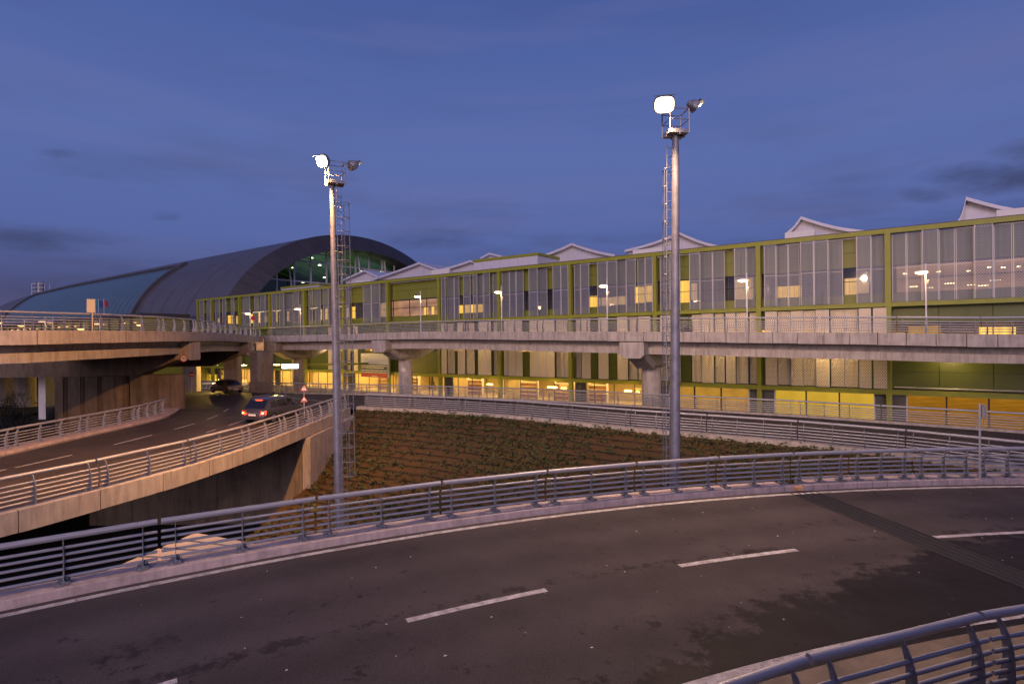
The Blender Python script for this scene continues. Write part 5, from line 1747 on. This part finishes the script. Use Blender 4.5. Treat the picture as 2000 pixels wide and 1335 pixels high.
    for sx in (-1, 1):
        for y in (-h + 0.82, h - 0.86):
            t_ = MB().tube((sx * (w - 0.19), y, wr), (sx * (w + 0.015), y, wr), wr, wr, 20).build('wheel', M['black'], root, smooth=True)
            MB().tube((sx * (w + 0.016), y, wr), (sx * (w + 0.028), y, wr), wr * 0.66, wr * 0.6, 16).build('rim', M['rim'], t_)
    # lights, plate, bumper, mirrors
    for sx in (-1, 1):
        z0, z1 = belt * 0.62, belt * 0.90
        tl_ = MB().hexa([(sx * w * 0.60, -h - 0.015, z0), (sx * w * 0.93, -h + 0.10, z0), (sx * w * 0.93, -h + 0.16, z0), (sx * w * 0.60, -h + 0.06, z0), (sx * w * 0.62, -h + 0.02, z1), (sx * w * 0.95, -h + 0.12, z1), (sx * w * 0.95, -h + 0.2, z1), (sx * w * 0.62, -h + 0.1, z1)]).build('tail_light', M['tail'] if lights_on else M['tail_off'], root)
        if lights_on:
            MB().lathe((sx * w * 0.76, -h + 0.01, (z0 + z1) / 2 - 0.06), [(0.01, 0.0), (0.07, 0.03), (0.07, 0.09), (0.01, 0.12)], 10).build('bulb', M['tail_hot'], tl_)
        MB().hexa([(sx * w * 0.55, h - 0.10, belt * 0.55), (sx * w * 0.85, h - 0.22, belt * 0.55), (sx * w * 0.85, h - 0.3, belt * 0.55), (sx * w * 0.55, h - 0.2, belt * 0.55), (sx * w * 0.55, h - 0.2, belt * 0.72), (sx * w * 0.87, h - 0.33, belt * 0.72), (sx * w * 0.87, h - 0.4, belt * 0.72), (sx * w * 0.55, h - 0.3, belt * 0.72)]).build('headlight', M['sign_white'], root)
        MB().box(*sorted((sx * (w * 0.93), sx * (w + 0.17))), 0.82, 0.98, belt + 0.0, belt + 0.15).build('mirror', paint, root)
    MB().box(-w * 0.86, w * 0.86, -h - 0.05, -h + 0.2, 0.33, 0.52).build('bumper', paint, root)
    MB().box(-0.27, 0.27, -h - 0.062, -h - 0.052, 0.56 if suv else 0.40, 0.68 if suv else 0.51).build('number_plate', M['sign_white'], root)
    if suv:
        MB().box(-0.42, 0.42, -h - 0.03, -h + 0.05, 0.72, 0.76).build('chrome_strip', M['rim'], root)
        for sx in (-1, 1):
            MB().tube((sx * w * 0.66, -h + 0.9, H + 0.05), (sx * w * 0.66, 0.3, H + 0.06), 0.02, 0.02, 6).build('roof_rail', M['rim'], root)
    if lights_on:
        MB().box(-0.24, 0.24, gs[1][0] - 0.10, gs[1][0] - 0.02, H - 0.155, H - 0.10).build('brake_light', M['tail'], root)
        for sx in (-1, 1):
            pl = bpy.data.lights.new('tail_glow', 'POINT'); pl.energy = 9; pl.color = (1, 0.08, 0.03); pl.shadow_soft_size = 0.08
            po = bpy.data.objects.new('tail_glow', pl); link(po, root); po.location = (sx * w * 0.78, -h - 0.15, belt * 0.75)
    return root
car('dark grey estate car with glowing red tail lights driving on the lower road', (-16.0, 38.4, -5.2), R(-14), M['car_grey'], 4.55, 1.86, 1.62, True, True)
car('bronze saloon parked under the flyover near the entrance', (-31.0, 61.6, -5.33), R(52), M['car_bronze'], 4.4, 1.76, 1.44, False, False)

# ------------------------------------------------------------------ left background: shrubs, bare tree, far buildings
M['shrub'] = leaf_mat('shrub_leaves', (0.022, 0.026, 0.012), (0.010, 0.013, 0.007))
M['bark'] = mat('bark', (0.06, 0.045, 0.035), 0.9, noise=0.3, nscale=6)
def shrub(x, y, z, r, h, label):
    root = empty('shrub', (x, y, z), label, 'shrub', 'shrubs below the flyover')
    st_ = MB()
    for k in range(5):
        a = random.uniform(0, 6.28)
        st_.tube((x, y, z), (x + 0.5 * r * math.cos(a), y + 0.5 * r * math.sin(a), z + h * 0.7), 0.03, 0.012, 5)
    st_.build('stems', M['bark'], root)
    mb = MB()
    for k in range(900):
        a = random.uniform(0, 6.283); t = random.random() ** 0.5; zz = random.random()
        rr = r * t * (0.55 + 0.45 * math.sin(math.pi * min(1, zz * 1.1))) * (1 + 0.25 * math.sin(3 * a + x))
        c = Vector((x + rr * math.cos(a), y + rr * math.sin(a), z + 0.1 + h * zz * (1 - 0.3 * t)))
        ax = Vector((random.uniform(-1, 1), random.uniform(-1, 1), random.uniform(-1, 1))).normalized() * random.uniform(0.06, 0.13)
        ay = ax.cross(Vector((random.uniform(-1, 1), random.uniform(-1, 1), 1))).normalized() * random.uniform(0.03, 0.06)
        mb.quad(c - ax, c - ay, c + ax, c + ay)
    mb.build('foliage', M['shrub'], root)
SHR = [(12, 34.5, 1.3, 1.9, 'large dark shrub at the left edge below the flyover'), (42, 36, 1.2, 1.5, 'rounded dark shrub in front of the round column'), (70, 38, 1.0, 1.3, 'low dark shrub beside the white square column'), (28, 42, 1.5, 2.3, 'tall dark shrub under the bare tree'), (84, 41, 0.8, 1.0, 'small dark shrub close to the ribbed pier'), (5, 50, 1.8, 2.6, 'wide dark shrub standing furthest back at the left edge')]
for px, Z, r, h, lb_ in SHR:
    q = at_depth(px, 800, Z); shrub(q[0], q[1], -7.05, r, h, lb_)
q = Vector(at_depth(44, 790, 47)); q.z = -6.95
tr = empty('bare_tree', q, 'small leafless tree with fine branches below the flyover', 'tree')
MB().tube(q, q + Vector((0.1, 0, 1.4)), 0.06, 0.045, 7).build('trunk', M['bark'], tr, smooth=True)
tw = MB()
def twig(p, d, l, r, n):
    e = p + d * l
    tw.tube(p, e, r, r * 0.6, 5, False)
    if n == 0: return
    for k in range(3):
        dd = (d + Vector((random.uniform(-.75, .75), random.uniform(-.75, .75), random.uniform(-.15, .5)))).normalized()
        twig(e, dd, l * random.uniform(0.6, 0.82), r * 0.6, n - 1)
for k in range(5):
    twig(q + Vector((0.1, 0, 1.3)), Vector((random.uniform(-.7, .7), random.uniform(-.5, .5), 0.9)).normalized(), 0.7, 0.03, 4)
tw.build('branches', M['bark'], tr)

# far block with red lit windows
q = Vector(at_depth(40, 750, 76))
fb = empty('distant_block', (q.x, q.y, -7), 'far dark block with red and amber lit windows below the flyover', 'building')
MB().box(q.x - 14, q.x + 14, q.y, q.y + 6, -7, -1.5).build('wall', M['earth'], fb)
for i in range(24):
    for j in range(3):
        if random.random() < 0.45: continue
        x = q.x - 13 + i * 1.1; z = -6.4 + j * 1.1
        MB().box(x, x + 0.7, q.y - 0.06, q.y - 0.01, z, z + 0.6).build('window', M[random.choice(['red_window', 'amber_window', 'red_window', 'dark'])], fb)
# low front building along the hall, seen through the flyover railing
wx, wy = hp(190, -8)
lf = empty('hall_front_block', (wx, wy, ZB), 'low olive block in front of the barrel roof seen through the railing', 'building', rz=RZF, local=True)
MB().box(-85, 78, 0, 8, 0, 5.0 - ZB).build('wall', M['green_panel'], lf)
MB().box(-85.3, 78.3, -0.6, 8, 5.01 - ZB, 5.6 - ZB).build('roof', M['zinc_dark'], lf)
for i in range(32):
    x = -82 + i * 5
    MB().box(x, x + 0.3, -0.35, -0.01, 0, 5.0 - ZB).build('fin', M['zinc_dark'], lf)
    if i % 3 != 1:
        MB().box(x + 1.2, x + 3.9, -0.05, -0.005, 0.5 - ZB, 1.7 - ZB).build('window', M['amber_window' if i % 2 else 'dark'], lf)
    MB().box(x + 2.3, x + 2.7, -0.5, -0.2, 3.9 - ZB, 4.0 - ZB).build('soffit_lamp', M['lamp_far'], lf)

# chimney stacks far behind
q = Vector(at_depth(80, 590, 350))
ch = empty('chimney_stacks', (q.x, q.y, -7), 'group of slim metal chimney stacks in an open frame on the skyline', 'chimney')
zt = ray(80, 551)[1] * 350
for dx, m_ in ((-2.3, 'dark'), (-1.0, 'frame_grey'), (1.6, 'dark')):
    MB().tube((q.x + dx, q.y, -7), (q.x + dx, q.y, zt), 0.5, 0.5, 12).build('stack', M[m_], ch, smooth=True)
for dx in (-3.9, -0.3, 0.6, 3.9):
    for dy in (-2, 2):
        MB().tube((q.x + dx, q.y + dy, -7), (q.x + dx, q.y + dy, zt - 0.8), 0.16, 0.16, 6).build('frame_post', M['white'], ch)
for i in range(9):
    z = zt - 1.0 - i * 2.4
    MB().box(q.x - 4, q.x + 4, q.y - 2.1, q.y - 1.9, z - 0.12, z + 0.12).build('frame_bar', M['frame_grey'], ch)
# flags
M['flag_red'] = mat('flag_red', (0.35, 0.02, 0.03), 0.7); M['flag_teal'] = mat('flag_teal', (0.03, 0.22, 0.28), 0.7); M['flag_blue'] = mat('flag_blue', (0.05, 0.06, 0.22), 0.7)
for px, m_, nm in ((203, 'flag_red', 'red flag on a slim pole, rightmost of the three'), (192.5, 'flag_blue', 'dark blue flag on a slim pole between the other two'), (186, 'flag_teal', 'teal flag on a slim pole beside the tan sign plate')):
    q = Vector(at_depth(px, 583, 120)); b = Vector((q.x, q.y, -6.95))
    fl = empty('flag', b, nm, 'flag', 'flags before the hall')
    MB().tube(b, q, 0.06, 0.045, 6).build('pole', M['white'], fl)
    rows_ = []
    for i in range(9):
        u = i / 8
        rows_.append([(q.x + 0.05 + 0.75 * u, q.y + 0.12 * math.sin(u * 7), q.z - 0.1 - 0.9 * u * 0.6), (q.x + 0.05 + 0.75 * u, q.y + 0.12 * math.sin(u * 7 + 0.6), q.z - 1.5 - 0.9 * u * 0.6)])
    MB().loft(rows_, closed=False).build('cloth', M[m_], fl, smooth=True)

# luggage trolleys under the flyover
def trolley(x, y, rz, label):
    root = empty('luggage_trolley', (x, y, -6.95), label, 'trolley', 'luggage trolleys by the entrance', rz=rz, local=True)
    MB().box(-0.28, 0.28, -0.5, 0.5, 0.16, 0.20).build('platform', M['galv'], root)
    mb = MB()
    for sx in (-0.27, 0.27):
        mb.poly_tube([(sx, 0.5, 0.18), (sx, 0.58, 0.6), (sx, 0.66, 1.02)], 0.02, 6)
        mb.tube((sx, -0.5, 0.18), (sx, -0.52, 0.42), 0.018, 0.018, 6)
    for z in (0.5, 0.72, 1.02):
        mb.tube((-0.27, 0.58 + (z - 0.6) * 0.19, z), (0.27, 0.58 + (z - 0.6) * 0.19, z), 0.018, 0.018, 6)
    mb.build('frame', M['galv'], root)
    MB().box(-0.25, 0.25, 0.50, 0.53, 0.74, 0.98).build('basket', M['sign_back'], root)
    for sx, y_ in ((-0.24, 0.4), (0.24, 0.4), (0.0, -0.42)):
        MB().tube((sx - 0.02, y_, 0.08), (sx + 0.02, y_, 0.08), 0.08, 0.08, 10).build('wheel', M['black'], root)
for i, px in enumerate((398, 406, 414, 421, 428)):
    q = at_depth(px, 750, 86); trolley(q[0], q[1], R(20), 'grey luggage trolley left of the brace pier, %s from the left' % ORD[i])
for i, px in enumerate((469, 475, 481)):
    q = at_depth(px, 750, 84); trolley(q[0], q[1], R(20), 'grey luggage trolley in the gap between the square piers, %s from the left' % ORD[i])

# shop shelves and decorated tree inside the ground floor
M['goods'] = mat('shelf_goods', (0.30, 0.07, 0.04), 0.6, noise=0.6, nscale=5, col2=(0.30, 0.22, 0.12))
M['fir'] = leaf_mat('fir_needles', (0.02, 0.035, 0.015), (0.015, 0.02, 0.01))
def shelf(px, yin, w, label):
    x = fx(px, yin); X, Y = hp(-x, yin)
    root = empty('shop_shelf', (X, Y, ZB + 0.03), label, 'shelf', 'shelves inside the ground floor shops', rz=RZF, local=True)
    for sx in (-w / 2, w / 2):
        MB().box(sx - 0.03, sx + 0.03, 0, 0.4, 0, 2.15).build('side_panel', M['white'], root)
    for k in range(5):
        MB().box(-w / 2 + 0.031, w / 2 - 0.031, 0, 0.4, 0.1 + 0.45 * k, 0.14 + 0.45 * k).build('shelf_board', M['white'], root)
        if k < 4:
            MB().box(-w / 2 + 0.1, w / 2 - 0.1, 0.08, 0.36, 0.141 + 0.45 * k, 0.42 + 0.45 * k).build('goods', M['goods'], root)
for px, w, l_ in ((1165, 2.2, 'stocked shelf in the shop left of the big viaduct pier'), (1100, 2.6, 'stocked shelf behind the pair of amber lamps'), (1030, 2.4, 'stocked shelf in the shop bay left of the paired lamps'), (925, 2.4, 'stocked shelf beside the single amber lamp'), (802, 2.6, 'slatted shelf next to the blank round sign'), (745, 2.0, 'stocked shelf below the billboard')):
    shelf(px, 3.0, w, l_)
x = fx(843, 2.2); X, Y = hp(-x, 2.2)
ft = empty('decorated_fir', (X, Y, ZB + 0.03), 'dark decorated fir tree inside the lit shopfront', 'tree')
MB().tube((X, Y, ZB + 0.03), (X, Y, ZB + 0.5), 0.06, 0.06, 8).build('trunk', M['bark'], ft)
mb = MB()
for k in range(700):
    t = random.random(); a = random.uniform(0, 6.28); rr = (1 - t) * 0.75 * random.uniform(0.4, 1)
    c = Vector((X + rr * math.cos(a), Y + rr * math.sin(a), ZB + 0.35 + t * 1.95))
    ax = Vector((math.cos(a), math.sin(a), -0.3)) * 0.11; ay = Vector((-math.sin(a), math.cos(a), 0.2)) * 0.04
    mb.quad(c - ax, c - ay, c + ax, c + ay)
mb.build('crown', M['fir'], ft)
